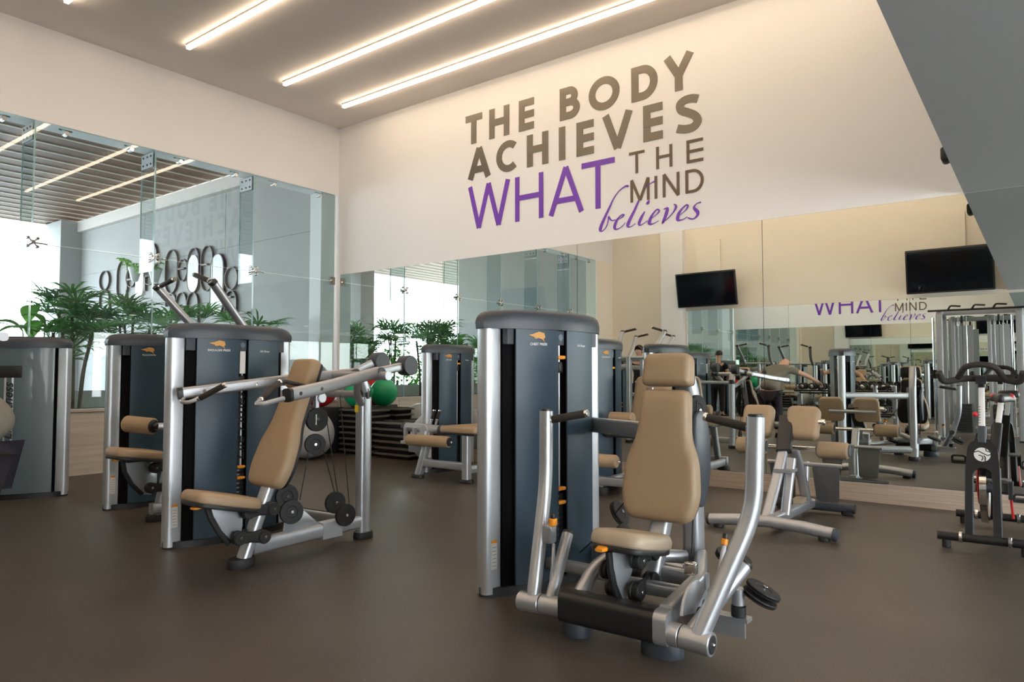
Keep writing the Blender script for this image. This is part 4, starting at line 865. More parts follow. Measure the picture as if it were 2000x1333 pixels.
# leafy shrubs further out on the terrace, seen between the palms in the mirror
def shrub(c, rx, rz, lab, seed):
    rg = random.Random(seed); r = thing('garden_shrub', (c[0], c[1], -.08), lab, 'shrub', 'shrubs on the terrace')
    MB().tube([(c[0], c[1], -.08), (c[0] + .05, c[1], rz * .6)], .03, 7).build('stem', 'bark', r)
    mb = MB()
    for i in range(900):
        a = rg.uniform(0, 6.283); t = rg.uniform(-1, 1); k = rg.uniform(.72, 1.0); q = math.sqrt(1 - t * t)
        p = V(c[0] + rx * k * q * math.cos(a), c[1] + rx * k * q * math.sin(a), rz * .56 + rz * .5 * k * t)
        d = V(rg.uniform(-1, 1), rg.uniform(-1, 1), rg.uniform(-.4, .8)).normalized(); s_ = d.cross(V(0, 0, 1)).normalized() * .035; L = rg.uniform(.12, .2)
        mb.add([p - d * L * .5, p + s_ + V(0, 0, .01), p + d * L * .5 - V(0, 0, .02), p - s_ + V(0, 0, .01)], [(0, 1, 2, 3)])
    f = mb.build('foliage', 'leaf2', r, smooth=False); f['kind'] = 'stuff'
shrub((-3.0, -4.1), .62, 1.65, 'bushy shrub on the terrace behind the palms, nearest the sculpture wall', 21)
shrub((-3.1, -5.5), .62, 1.75, 'bushy shrub on the terrace behind the palms, middle one', 22)
shrub((-3.2, -7.0), .66, 1.6, 'bushy shrub on the terrace behind the palms, farthest from the sculpture wall', 23)
# ================================================================== leg curl and leg press rollers by the mirror
def leg_curl():
    r = thing('leg_curl_machine', (3.3, -1.2, 0), 'leg curl machine with tan roller and bench, in front of the stacked steps', 'exercise machine', 'strength machines')
    Tower(r, (2.97, -1.14), (2.945, -.25), 'LEG CURL', 1.26, None)
    ro = MB().lathe((3.03, -1.44, .41), (1, .03, .01), [(0, .052), (.012, .062), (.588, .062), (.60, .054)], 26).build('roller_pad', 'tan', r)
    MB().cyl((3.625, -1.422, .416), (3.642, -1.421, .416), .046, 20).build('roller_end', 'cap_dark', ro)
    MB().cyl((2.99, -1.43, .41), (3.66, -1.42, .416), .014, 10).build('roller_axle', 'chrome', ro)
    ol = rpoly([(3.47, -1.42), (3.98, -1.42), (3.98, -.55), (3.62, -.55)], .05, 4)
    pad('bench_pad', ol, (0, 0, .515), (1, 0, 0), (0, 1, 0), (0, 0, 1), .07, r, 'tan', .026)
    p = MB().cyl((2.86, -1.30, .535), (3.40, -1.30, .525), .050, 20).build('cam_shaft', 'silver', r)
    MB().cyl((2.82, -1.30, .535), (2.87, -1.30, .535), .056, 20).build('shaft_cap', 'cap', p); MB().cyl((3.38, -1.30, .525), (3.46, -1.30, .525), .055, 20).build('shaft_cap', 'cap', p)
    MB().cyl((3.19, -1.365, .515), (3.19, -1.345, .515), .06, 22).build('cam', 'silver_side', r)
    for x_ in (2.90, 3.04): MB().bb((x_, -1.385, .36), (x_ + .035, -1.345, .54)).build('roller_bracket', 'silver', r, smooth=False)
    MB().bb((2.90, -1.43, .36), (3.08, -1.36, .39)).build('roller_bracket', 'silver', r, smooth=False)
    for x_ in (3.24, 3.32):
        MB().tube([(x_, -1.30, .58), (x_ + .02, -1.30, .64)], .012, 8).build('handle_bar', 'silver', r); grip((x_ + .02, -1.30, .64), (x_ + .055, -1.30, .73), r, .016, .014)
    MB().sweep([(2.93, -1.30, .30), (3.10, -1.30, .30)], rrect(.07, .085, .012, 3), up=(0, 0, 1)).build('housing', 'silver_dark', r)
    sq(fillet([(3.16, -1.40, .03), (3.22, -1.38, .25), (3.27, -1.35, .50)], .05), .075, .085, .02, up=(0, 1, 0)).build('front_leg', 'silver', r)
    sq([(3.82, -1.36, .03), (3.82, -1.36, .52)], .085, .085, .02, up=(0, 1, 0)).build('front_leg', 'silver', r)
    sq([(3.20, -1.38, .165), (3.82, -1.36, .165)], .06, .085, .015, up=(0, 0, 1)).build('base_beam', 'silver', r)
    sq([(3.0, -1.06, .13), (3.22, -1.36, .165)], .06, .085, .015, up=(0, 0, 1)).build('base_tie', 'silver', r)
    sq([(3.82, -1.36, .13), (3.82, -.60, .13)], .06, .085, .015, up=(0, 0, 1)).build('base_beam', 'silver', r)
    sq([(3.82, -.62, .03), (3.82, -.62, .52)], .075, .075, .02, up=(0, 1, 0)).build('rear_leg', 'silver', r)
    foot((3.155, -1.41, 0), .085, .06, r, .035); foot((3.82, -1.36, 0), .085, .06, r, .035); foot((3.82, -.62, 0), .07, .06, r, .035)
leg_curl()
def leg_extension():
    r = thing('leg_extension_machine', (5.3, -.75, 0), 'leg extension machine by the mirror, mostly hidden behind the foreground chest press', 'exercise machine', 'strength machines')
    Tower(r, (5.14, -1.24), (5.06, -.36), 'LEG EXTENSION', 1.20, .68, detail=True)
    ro = MB().lathe((5.05, -1.24, .335), (1, .02, .0), [(0, .05), (.012, .062), (.46, .062), (.475, .054)], 26).build('roller_pad', 'tan', r)
    MB().cyl((5.02, -1.24, .335), (5.56, -1.23, .335), .014, 10).build('roller_axle', 'chrome', ro)
    ol = rpoly([(5.27, -1.06), (5.72, -1.06), (5.72, -.56), (5.27, -.56)], .06, 4)
    pad('seat', ol, (0, 0, .56), (1, 0, 0), (0, 1, 0), (0, 0, 1), .075, r, 'tan', .03)
    ol = rpoly([(-.21, 0), (.21, 0), (.19, .50), (-.19, .50)], .06, 4)
    pad('backrest', ol, (5.49, -.46, .62), (1, 0, 0), (0, .25, 1), (0, -1, .25), .07, r, 'tan', .03)
    MB().lathe((5.32, -.98, .72), (1, 0, 0), [(0, .045), (.01, .055), (.24, .055), (.25, .046)], 20).build('thigh_roller', 'tan', r)
    sq([(5.30, -1.14, .11), (5.30, -.45, .11)], .06, .085, .015, up=(0, 0, 1)).build('base_beam', 'silver', r)
    sq([(5.66, -1.12, .11), (5.66, -.45, .11)], .06, .085, .015, up=(0, 0, 1)).build('base_beam', 'silver', r)
    sq([(5.06, -1.12, .13), (5.70, -1.12, .13)], .06, .085, .015, up=(0, 0, 1)).build('cross_beam', 'silver', r)
    sq([(5.48, -.50, .10), (5.48, -.42, 1.0)], .07, .08, .02, up=(1, 0, 0)).build('back_post', 'silver', r)
    sq([(5.60, -1.10, .12), (5.60, -.95, .56)], .06, .07, .02, up=(1, 0, 0)).build('seat_post', 'silver', r)
    sq([(5.12, -1.0, .60), (5.10, -1.20, .36)], .04, .06, .012, up=(1, 0, 0)).build('swing_arm', 'silver', r)
    sq([(5.06, -.98, .60), (5.30, -.98, .60)], .05, .05, .02, up=(0, 0, 1)).build('pivot_bar', 'silver', r)
    for p in ((5.30, -1.12, 0), (5.66, -1.10, 0), (5.48, -.46, 0)): foot(p, .075, .06, r, .07)
leg_extension()
# ================================================================== back extension bench
def back_extension():
    r = thing('back_extension_bench', (7.08, -1.3, 0), 'back extension bench with two square tan hip pads and leg rollers', 'exercise bench')
    MB().tube([(6.64, -1.82, .052), (6.84, -1.82, .074), (7.07, -1.81, .086), (7.30, -1.80, .074), (7.50, -1.80, .052)], .042, 16).build('front_foot_tube', 'silver', r)
    for x_, s in ((6.635, -1), (7.505, 1)): MB().lathe((x_, -1.81, .050), (s, 0, -.1), [(-.01, .043), (.012, .044), (.024, .038), (.030, .02)], 18).build('end_cap', 'cap', r)
    sq([(7.07, -1.80, .085), (7.10, -.80, .075)], .07, .075, .015, up=(0, 0, 1)).build('base_beam', 'silver', r)
    MB().tube([(6.80, -.78, .055), (7.43, -.76, .055)], .040, 14).build('rear_foot_tube', 'cap', r)
    for x_ in (6.86, 7.37): MB().cyl((x_, -.77, 0), (x_, -.77, .03), .045, 14).build('foot', 'rubber', r)
    for x_ in (6.70, 7.44): MB().cyl((x_, -1.81, 0), (x_, -1.81, .03), .04, 14).build('foot', 'rubber', r)
    sq([(7.02, -1.70, .09), (7.04, -1.50, .36), (7.06, -1.38, .58)], .055, .075, .018, up=(1, 0, 0), fil=.1).build('post', 'silver', r)
    sq([(7.10, -1.52, .09), (7.12, -1.40, .50)], .05, .07, .018, up=(1, 0, 0)).build('post', 'silver', r)
    MB().bb((7.02, -1.52, .40), (7.15, -1.36, .425)).build('adjust_bracket', 'silver', r, smooth=False)
    sq([(7.07, -1.42, .55), (7.04, -1.22, .80)], .065, .11, .015, up=(1, 0, 0)).build('slide_sleeve', 'cap_dark', r)
    MB().tube([(6.80, -1.20, .74), (7.26, -1.20, .74)], .020, 12).build('pad_bar', 'silver', r)
    uy = V(0, .42, 1).normalized(); un = V(0, -1, .42).normalized()
    for c in (6.82, 7.165):
        ol = rrect(.245, .27, .05, 5)
        pad('hip_pad', ol, V(c, -1.20, .745) + un * .01, (1, 0, 0), uy, un, .08, r, 'tan', .04, shell=False)
    MB().cyl((7.26, -1.24, .77), (7.33, -1.24, .77), .024, 14).build('adjust_knob', 'chrome', r)
    for x0, x1 in ((6.62, 6.86), (7.25, 7.475)):
        ro = MB().lathe((x0, -1.16, .555), (1, 0, 0), [(0, .05), (.012, .064), (x1 - x0 - .012, .064), (x1 - x0, .052)], 26).build('leg_roller', 'tan', r)
        MB().cyl((x0 - .008, -1.16, .555), (x1 + .008, -1.16, .555), .046, 20).build('roller_end', 'cap', ro)
    MB().tube([(6.86, -1.16, .555), (7.26, -1.16, .555)], .018, 12).build('roller_bar', 'chrome', r)
    sq([(7.10, -.92, .09), (7.08, -1.02, .36), (7.07, -1.16, .55)], .06, .07, .015, up=(1, 0, 0), fil=.1).build('roller_post', 'silver', r)
    pl = rpoly([(-.085, 0), (.085, 0), (.105, .30), (-.105, .30)], .03, 4)
    for x_ in (6.90, 7.24):
        o = MB().prism(pl, (x_, -.82, .10), (1, 0, 0), V(0, -.20, 1).normalized(), V(0, -1, -.20).normalized(), .016, .004).build('foot_plate', 'step', r)
        b = MB()
        for i in range(5):
            for j in range(8): b.box(V(x_ - .06 + i * .03, -.838 - .008 * j * .78, .135 + j * .031), (.016, .008, .014))
        b.build('plate_studs', 'stepdark', o, smooth=False)
    MB().tube([(6.78, -.88, .40), (7.36, -.88, .40)], .018, 12).build('foot_bar', 'silver', r)
    sq([(7.08, -.90, .10), (7.08, -.86, .42)], .05, .06, .015, up=(1, 0, 0)).build('plate_post', 'silver', r)
    MB().box((7.08, -1.05, .125), (.07, .13, .05)).build('base_block', 'tan_seat', r)
back_extension()
# ================================================================== spin bike
def bike():
    r = thing('spin_bike', (8.33, -1.05, 0), 'black spin bike with curved handlebar at the right picture edge', 'exercise bike')
    for y_, x0, x1 in ((-1.50, 8.075, 8.60), (-.56, 8.10, 8.62)):
        t = MB().tube([(x0, y_, .075), (x1, y_ + .02, .075)], .028, 16).build('stabiliser', 'black', r)
        for x_ in (x0 + .05, x1 - .05): MB().cyl((x_, y_ + .01, 0), (x_, y_ + .01, .055), .026, 14).build('foot', 'rubber', t)
        for x_ in (x0 + .13, x1 - .13): MB().lathe((x_, y_ + .01, .075), (1, 0, 0), [(-.012, .030), (-.008, .036), (.008, .036), (.012, .030)], 16).build('collar', 'chrome', t)
    # fork: one arched plate with a long slot
    out = [(-.098, 0), (-.092, .50)] + [(.085 * -math.cos(PI * i / 12), .58 + .085 * math.sin(PI * i / 12)) for i in range(13)] + [(.092, .50), (.098, 0)]
    inn = [(.058, 0), (.055, .40)] + [(.055 * math.cos(PI * i / 10), .42 + .055 * math.sin(PI * i / 10)) for i in range(11)] + [(-.055, .40), (-.058, 0)]
    ring = [(8.33 + a, b) for a, b in out + inn]
    f = MB(); o = V(0, -1.49, .06); uy = V(0, .22, 1).normalized(); un = V(0, -1, .22).normalized()
    n1, n2 = len(out), len(inn); vs = []
    for t in (-.022, .022): vs += [o + V(a, 0, 0) + uy * b + un * t for a, b in ring]
    N = len(ring); fs = [(i, (i + 1) % N, N + (i + 1) % N, N + i) for i in range(N)]
    f.add(vs, fs)
    # caps as quads bridging outer to inner
    def cap(off, flip):
        k = 40
        def samp(poly, t):
            d = [0]; 
            for i in range(1, len(poly)): d.append(d[-1] + math.dist(poly[i], poly[i - 1]))
            q = t * d[-1]
            for i in range(1, len(poly)):
                if q <= d[i] + 1e-9: s = (q - d[i - 1]) / max(1e-9, d[i] - d[i - 1]); return (poly[i - 1][0] + (poly[i][0] - poly[i - 1][0]) * s, poly[i - 1][1] + (poly[i][1] - poly[i - 1][1]) * s)
            return poly[-1]
        a = [samp(out, i / k) for i in range(k + 1)]; b = [samp(inn[::-1], i / k) for i in range(k + 1)]
        vv = [o + V(8.33 + x_, 0, 0) + uy * z_ + un * off for x_, z_ in a + b]
        f.add(vv, [(i, i + 1, k + 2 + i, k + 1 + i) if flip else (k + 1 + i, k + 2 + i, i + 1, i) for i in range(k)])
    cap(.022, False); cap(-.022, True)
    fk = f.build('fork', 'black', r)
    for s in (-1, 1): sq([o + V(8.33 + s * .078, 0, 0) + uy * .0 + un * .0, o + V(8.33 + s * .074, 0, 0) + uy * .48], .040, .05, .015, up=(1, 0, 0)).build('fork_leg', 'cap', fk)
    # emblem: pale disc with dark sweeping strokes
    oe = o + V(8.33, 0, 0) + uy * .560 + un * .0225
    em = MB().lathe(oe, un, [(0, .046), (.002, .046)], 28).build('emblem', 'white', fk)
    d2 = MB()
    for pts in ([(-.046, .012), (-.02, .022), (.008, .006), (.03, -.004), (.047, .004)], [(-.02, -.004), (0, -.010), (.004, -.024), (-.004, -.040)], [(.010, -.006), (.018, -.020), (.016, -.044)], [(.02, .042), (.022, .026), (.046, .018)]):
        d2.tube([oe + un * .0028 + V(a, 0, 0) + uy * b for a, b in pts], .0034, 6)
    d2.build('emblem_strokes', 'cap_dark', em)
    top = o + V(8.33, 0, 0) + uy * .64
    sq([top, top + uy * .11], .055, .05, .012, up=(1, 0, 0)).build('head_tube', 'cap', r)
    p0 = top + uy * .10; p1 = p0 + uy * .27
    hp = sq([p0, p1], .042, .036, .008, up=(1, 0, 0)).build('handlebar_post', 'white', r)
    b = MB()
    for i in range(7): b.box(p0 + uy * (.03 + i * .018) + un * .019 - V(.010, 0, 0), (.010, .004, .006))
    b.build('height_marks', 'cap_dark', hp, smooth=False)
    MB().sphere(p0 + V(-.036, 0, .09), .017, 12, 8).build('height_knob', 'red', r)
    sq([p1, p1 + uy * .06], .05, .046, .012, up=(1, 0, 0)).build('post_clamp', 'cap_dark', r)
    hx, hy = p1.x, p1.y
    MB().tube(fillet([(hx - .235, hy - .10, 1.155), (hx - .215, hy - .06, 1.085), (hx - .10, hy - .02, 1.112), (hx + .10, hy - .02, 1.112), (hx + .215, hy - .06, 1.085), (hx + .235, hy - .10, 1.155)], .035), .022, 12).build('handlebar', 'grip', r)
    MB().tube(fillet([(hx - .135, hy - .03, 1.105), (hx - .085, hy - .10, 1.19), (hx - .03, hy - .12, 1.205), (hx + .03, hy - .12, 1.205), (hx + .085, hy - .10, 1.19), (hx + .135, hy - .03, 1.105)], .03), .020, 12).build('handlebar_arch', 'grip', r)
    MB().box((hx, hy - .01, 1.10), (.06, .10, .05)).build('stem_block', 'cap_dark', r)
    # flywheel, guard, drive
    w = MB().lathe((8.325, -1.13, .36), (1, 0, 0), [(-.014, .08), (-.014, .19), (-.020, .20), (-.020, .235), (.020, .235), (.020, .20), (.014, .19), (.014, .08)], 40).build('flywheel', 'chrome', r)
    MB().cyl((8.27, -1.13, .36), (8.38, -1.13, .36), .03, 16).build('flywheel_hub', 'cap_dark', w)
    MB().lathe((8.285, -1.06, .44), (1, 0, 0), [(0, .20), (.006, .205), (.012, .19)], 30).build('chain_guard', 'red', r)
    MB().box((8.372, -1.36, .52), (.045, .06, .07)).build('brake_block', 'cap_dark', r)
    sq([(8.33, -1.32, .66), (8.35, -.95, .46), (8.36, -.58, .09)], .05, .075, .015, up=(1, 0, 0), fil=.2).build('main_frame', 'black', r)
    sq([(8.355, -.86, .40), (8.39, -.72, .78)], .05, .06, .012, up=(1, 0, 0)).build('seat_tube', 'black', r)
    sq([(8.39, -.725, .76), (8.41, -.68, .93)], .036, .036, .008, up=(1, 0, 0)).build('seat_post', 'white', r)
    sa = rpoly([(-.02, -.15), (.02, -.15), (.045, .0), (.085, .09), (.06, .13), (-.06, .13), (-.085, .09), (-.045, .0)], .03, 4)
    pad('saddle', sa, (8.415, -.66, .935), (1, 0, 0), (0, 1, 0), (0, 0, 1), .06, r, 'cap_dark', .025, shell=False)
    for s in (-1, 1): MB().sphere((8.415 + s * .050, -.585, .975), .030, 14, 8, (.9, 1.5, .75)).build('saddle_panel', 'red', r)
    MB().cyl((8.23, -.98, .40), (8.47, -.98, .40), .018, 12).build('crank_axle', 'chrome', r)
    for s, dz in ((-1, .12), (1, -.12)):
        x_ = 8.35 + s * .115
        MB().sweep([(x_, -.98, .40), (x_, -1.03, .40 + dz)], rrect(.018, .03, .005, 2), up=(1, 0, 0)).build('crank', 'black', r)
        p = MB().box((x_ + s * .06, -1.03, .40 + dz), (.09, .085, .022)).build('pedal', 'rubber', r, smooth=False)
        MB().tube(fillet([(x_ + s * .02, -1.10, .40 + dz), (x_ + s * .02, -1.12, .45 + dz), (x_ + s * .10, -1.12, .45 + dz), (x_ + s * .10, -1.10, .40 + dz)], .02), .008, 6).build('toe_clip', 'rubber', p)
    MB().tube([(8.46, -.95, .30), (8.47, -.90, .13)], .008, 6).build('strap', 'red', r)
bike()
# ================================================================== balls, box and step platforms in the corner
def ball(c, rad, m, lab):
    o = MB().sphere(c, rad, 36, 22); n = 'gym_ball'
    ob = o.build(n, m, None, (c[0], c[1], c[2] - rad)); tag(ob, lab, 'ball', 'gym balls')
    v = MB().lathe(V(c) + V(0, -rad - .002, 0), (0, 1, 0), [(0, .008), (.006, .011)], 10).build('valve', 'white', ob)
    v.location = (0, 0, 0)
    return ob
ball((.80, -.257, .860), .205, 'ballgreen', 'green gym ball on the step platforms, beside its own mirror reflection')
ball((.30, -.54, .907), .25, 'ballred', 'red gym ball on top of the black box')
ball((.78, -1.08, .335), .335, 'ballgrey', 'large silver gym ball on the floor beside the black box')
ball((2.47, -.40, .33), .33, 'ballgrey', 'silver gym ball on the floor behind the stacked steps')
bx = thing('plyo_box', (.28, -.55, 0), 'black vinyl box carrying the red ball', 'box')
MB().prism(rrect(.47, .56, .03, 4), (.28, -.55, .0), (1, 0, 0), (0, 1, 0), (0, 0, 1), .655, .012).build('body', 'boxblack', bx)
for x_ in (.17, .28, .40): MB().bb((x_, -.832, .02), (x_ + .006, -.828, .64)).build('seam', 'stepdark', bx, smooth=False)
def step(x_, y_, z_, L, w, lab, rot=0.0, h=.075):
    r = thing('step_platform', (x_, y_, z_), lab, 'step platform', 'stacked step platforms')
    ol = rrect(L, w, .022, 3); c = V(x_, y_, z_); ux = V(math.cos(rot), math.sin(rot), 0); uy = V(-math.sin(rot), math.cos(rot), 0)
    MB().loft([[c + ux * a + uy * b + V(0, 0, zz) for a, b in inset(ol, d)] for d, zz in ((.0, .045), (.0, .062), (.03, h - .003), (.06, h))]).build('deck', 'step', r)
    MB().loft([[c + ux * a + uy * b + V(0, 0, zz) for a, b in inset(ol, d)] for d, zz in ((.05, 0), (.04, .045))]).build('skirt', 'stepdark', r)
    MB().prism(inset(ol, .075), c + V(0, 0, h), ux, uy, (0, 0, 1), .004).build('mat', 'stepdark', r)
ordn = ['lowest', 'second from the floor', 'third from the floor', 'fourth from the floor', 'fifth from the floor', 'sixth from the floor', 'seventh from the floor', 'topmost']
for i in range(6): step(1.69, -.27, i * .083, .68, .36, 'grey step platform in the lower right stack, ' + (ordn[i] if i < 5 else 'topmost'), .0)
for i in range(8): step(.93, -.25, i * .081, .70, .36, 'grey step platform in the taller stack under the green ball, ' + ordn[i], .0)
# ================================================================== televisions
def tv(x0, x1, z0, z1, tilt, lab):
    xc = (x0 + x1) / 2; w = x1 - x0; h = z1 - z0; r = thing('television', (xc, -D + .2, z0), lab, 'television', 'wall televisions')
    c = V(xc, -D + .30, (z0 + z1) / 2); uy = V(0, math.sin(tilt), math.cos(tilt)); un = V(0, math.cos(tilt), -math.sin(tilt))
    MB().prism(rrect(w, h, .02, 3), c - un * .05, (1, 0, 0), uy, un, .05, .006).build('case', 'cap_dark', r)
    MB().prism(rrect(w - .06, h - .06, .006, 2), c, (1, 0, 0), uy, un, .002).build('screen', 'screen', r)
    MB().bb((xc - .20, -D, c.z - .15), (xc + .20, -D + .03, c.z + .15)).build('wall_plate', 'black', r, smooth=False)
    for s in (-1, 1): MB().tube([(xc + s * .12, -D + .03, c.z), (xc + s * .12, -D + .24, c.z + .02)], .02, 8).build('mount_arm', 'black', r)
tv(1.86, 3.27, 2.66, 3.45, .20, 'left of two black televisions seen in the mirror')
tv(6.58, 8.00, 2.66, 3.50, .12, 'right of two black televisions seen in the mirror')
# ================================================================== dumbbell rack behind the camera, seen in the mirror
rk = thing('dumbbell_rack', (5.75, -6.95, 0), 'two-tier dumbbell rack, seen only in the wall mirror', 'rack')
for x_ in (4.95, 6.55):
    sq([(x_, -7.12, .02), (x_, -6.98, .92)], .06, .08, .015, up=(1, 0, 0)).build('upright', 'silver', rk)
    sq([(x_, -7.18, .035), (x_, -6.62, .035)], .06, .07, .015, up=(0, 0, 1)).build('foot_rail', 'silver', rk)
RZ = ((.40, -6.86), (.80, -6.84))
for z_, y_ in RZ:
    for dy in (-.09, .09): MB().sweep([(4.92, y_ + dy, z_ + dy * .25), (6.58, y_ + dy, z_ + dy * .25)], rrect(.05, .03, .008, 2), up=(0, 0, 1)).build('shelf_rail', 'black', rk)
    for x_ in (4.95, 6.55): MB().bb((x_ - .02, y_ - .16, z_ - .045), (x_ + .02, y_ + .12, z_ - .012)).build('shelf_bracket', 'silver', rk, smooth=False)
pr_ = None
for ti, (z_, y_) in enumerate(RZ):
    for i in range(9):
        p = V(5.07 + i * .17, y_, z_ + .103)
        d = thing('dumbbell', p, 'black dumbbell on the %s rack shelf in the mirror, %s from the bending man' % ('lower' if ti == 0 else 'upper', ['first', 'second', 'third', 'fourth', 'fifth', 'sixth', 'seventh', 'eighth', 'ninth'][i]), 'dumbbell', 'dumbbells on the %s shelf' % ('lower' if ti == 0 else 'upper'))
        if pr_ is None:
            a = MB().cyl(p - V(0, .15, 0), p + V(0, .15, 0), .016, 12).build('handle', 'chrome', d)
            hs = [MB().cyl(p + V(0, s * .065, 0), p + V(0, s * .15, 0), .062, 18).build('head', 'rubber', d) for s in (-1, 1)]
            rg_ = [MB().lathe(p + V(0, .152, 0), (0, 1, 0), [(0, .035), (.002, .030)], 18).build('end_disc', 'chrome', d)]
            pr_ = [a] + hs + rg_
        else:
            for q in pr_:
                o = q.copy(); COL.objects.link(o); o.parent = d; o.location = (0, 0, 0)
# ================================================================== cable machine seen in the mirror
cm = thing('cable_machine', (7.75, -7.75, 0), 'tall silver cable machine with pull-up bars, seen only in the wall mirror', 'exercise machine')
for x_ in (7.22, 8.36):
    sq(fillet([(x_, -8.05, .03), (x_, -8.05, 2.16), (x_, -7.95, 2.22), (x_, -7.45, 2.22), (x_, -7.35, 2.16), (x_, -7.35, .03)], .10), .07, .10, .02, up=(1, 0, 0)).build('side_frame', 'silver_dark', cm)
    MB().tube([(x_ - .10, -7.42, .10), (x_ - .10, -7.42, 2.12)], .018, 10).build('guide_column', 'chrome', cm)
    MB().bb((x_ - .14, -7.45, 1.05), (x_ - .02, -7.36, 1.20)).build('pulley_carriage', 'black', cm); pulley((x_ - .12, -7.38, 1.12), (1, 0, 0), .05, cm)
    MB().bb((x_ - .05, -8.12, 0), (x_ + .05, -7.30, .03)).build('foot', 'rubber', cm, smooth=False)
sq([(7.22, -7.70, 2.22), (8.36, -7.70, 2.22)], .07, .09, .02, up=(0, 0, 1)).build('top_beam', 'silver_dark', cm)
sq([(7.22, -8.05, .12), (8.36, -8.05, .12)], .07, .09, .02, up=(0, 0, 1)).build('base_beam', 'silver_dark', cm)
MB().tube([(7.05, -7.36, 2.24), (8.55, -7.36, 2.24)], .018, 10).build('pull_up_bar', 'black', cm)
for x_ in (7.45, 7.80, 8.10): MB().tube(fillet([(x_ - .10, -7.36, 2.24), (x_ - .05, -7.28, 2.31), (x_ + .10, -7.22, 2.29)], .03), .016, 8).build('pull_up_grip', 'grip', cm)
for x_ in (7.52, 8.06):
    sq([(x_ - .14, -7.86, .1), (x_ - .14, -7.86, 2.16)], .05, .06, .012, up=(1, 0, 0)).build('shroud_post', 'silver_dark', cm)
    w = MB()
    for i in range(14): w.bb((x_ - .11, -7.95, .10 + i * .036), (x_ + .11, -7.78, .132 + i * .036))
    w.build('weight_stack', 'cap_dark', cm, smooth=False)
    for s in (-1, 1): MB().cyl((x_ + s * .06, -7.86, .1), (x_ + s * .06, -7.86, 2.16), .010, 8).build('guide_rod', 'chrome', cm)
    MB().bb((x_ - .15, -7.99, .06), (x_ + .15, -7.97, 2.0)).build('shroud', 'silver_dark', cm, smooth=False)
    pulley((x_, -7.80, 2.10), (1, 0, 0), .07, cm); cable([(x_, -7.86, .62), (x_, -7.86, 2.05)], cm)
# ================================================================== people (seen in the mirror; one hip at the left picture edge)
def skin_mesh(name, pts, edges, rad, m, root, sub=2, base=None):
    """connected joints -> one continuous surface; pts dict name->(x,y,z), edges, rad dict name->radius or (rx,ry)"""
    keys = list(pts); ix = {k: i for i, k in enumerate(keys)}
    org = V(root['_o']); me = bpy.data.meshes.new(name); me.from_pydata([tuple(V(pts[k]) - org) for k in keys], [(ix[a], ix[b]) for a, b in edges], [])
    ob = bpy.data.objects.new(name, me); COL.objects.link(ob)
    md = ob.modifiers.new('s', 'SKIN'); md.use_smooth_shade = True; md.branch_smoothing = .6
    for k in keys:
        sv = me.skin_vertices[0].data[ix[k]]; q = rad[k]; sv.radius = q if isinstance(q, tuple) else (q, q); sv.use_root = (k == (base or keys[0]))
    sd = ob.modifiers.new('d', 'SUBSURF'); sd.levels = sub; sd.render_levels = sub
    dg = bpy.context.evaluated_depsgraph_get(); m2 = bpy.data.meshes.new_from_object(ob.evaluated_get(dg)); bpy.data.objects.remove(ob)
    m2.materials.clear(); m2.materials.append(M[m]); m2.shade_smooth()
    o2 = bpy.data.objects.new(name, m2); COL.objects.link(o2); o2.parent = root; o2['_o'] = list(org); return o2
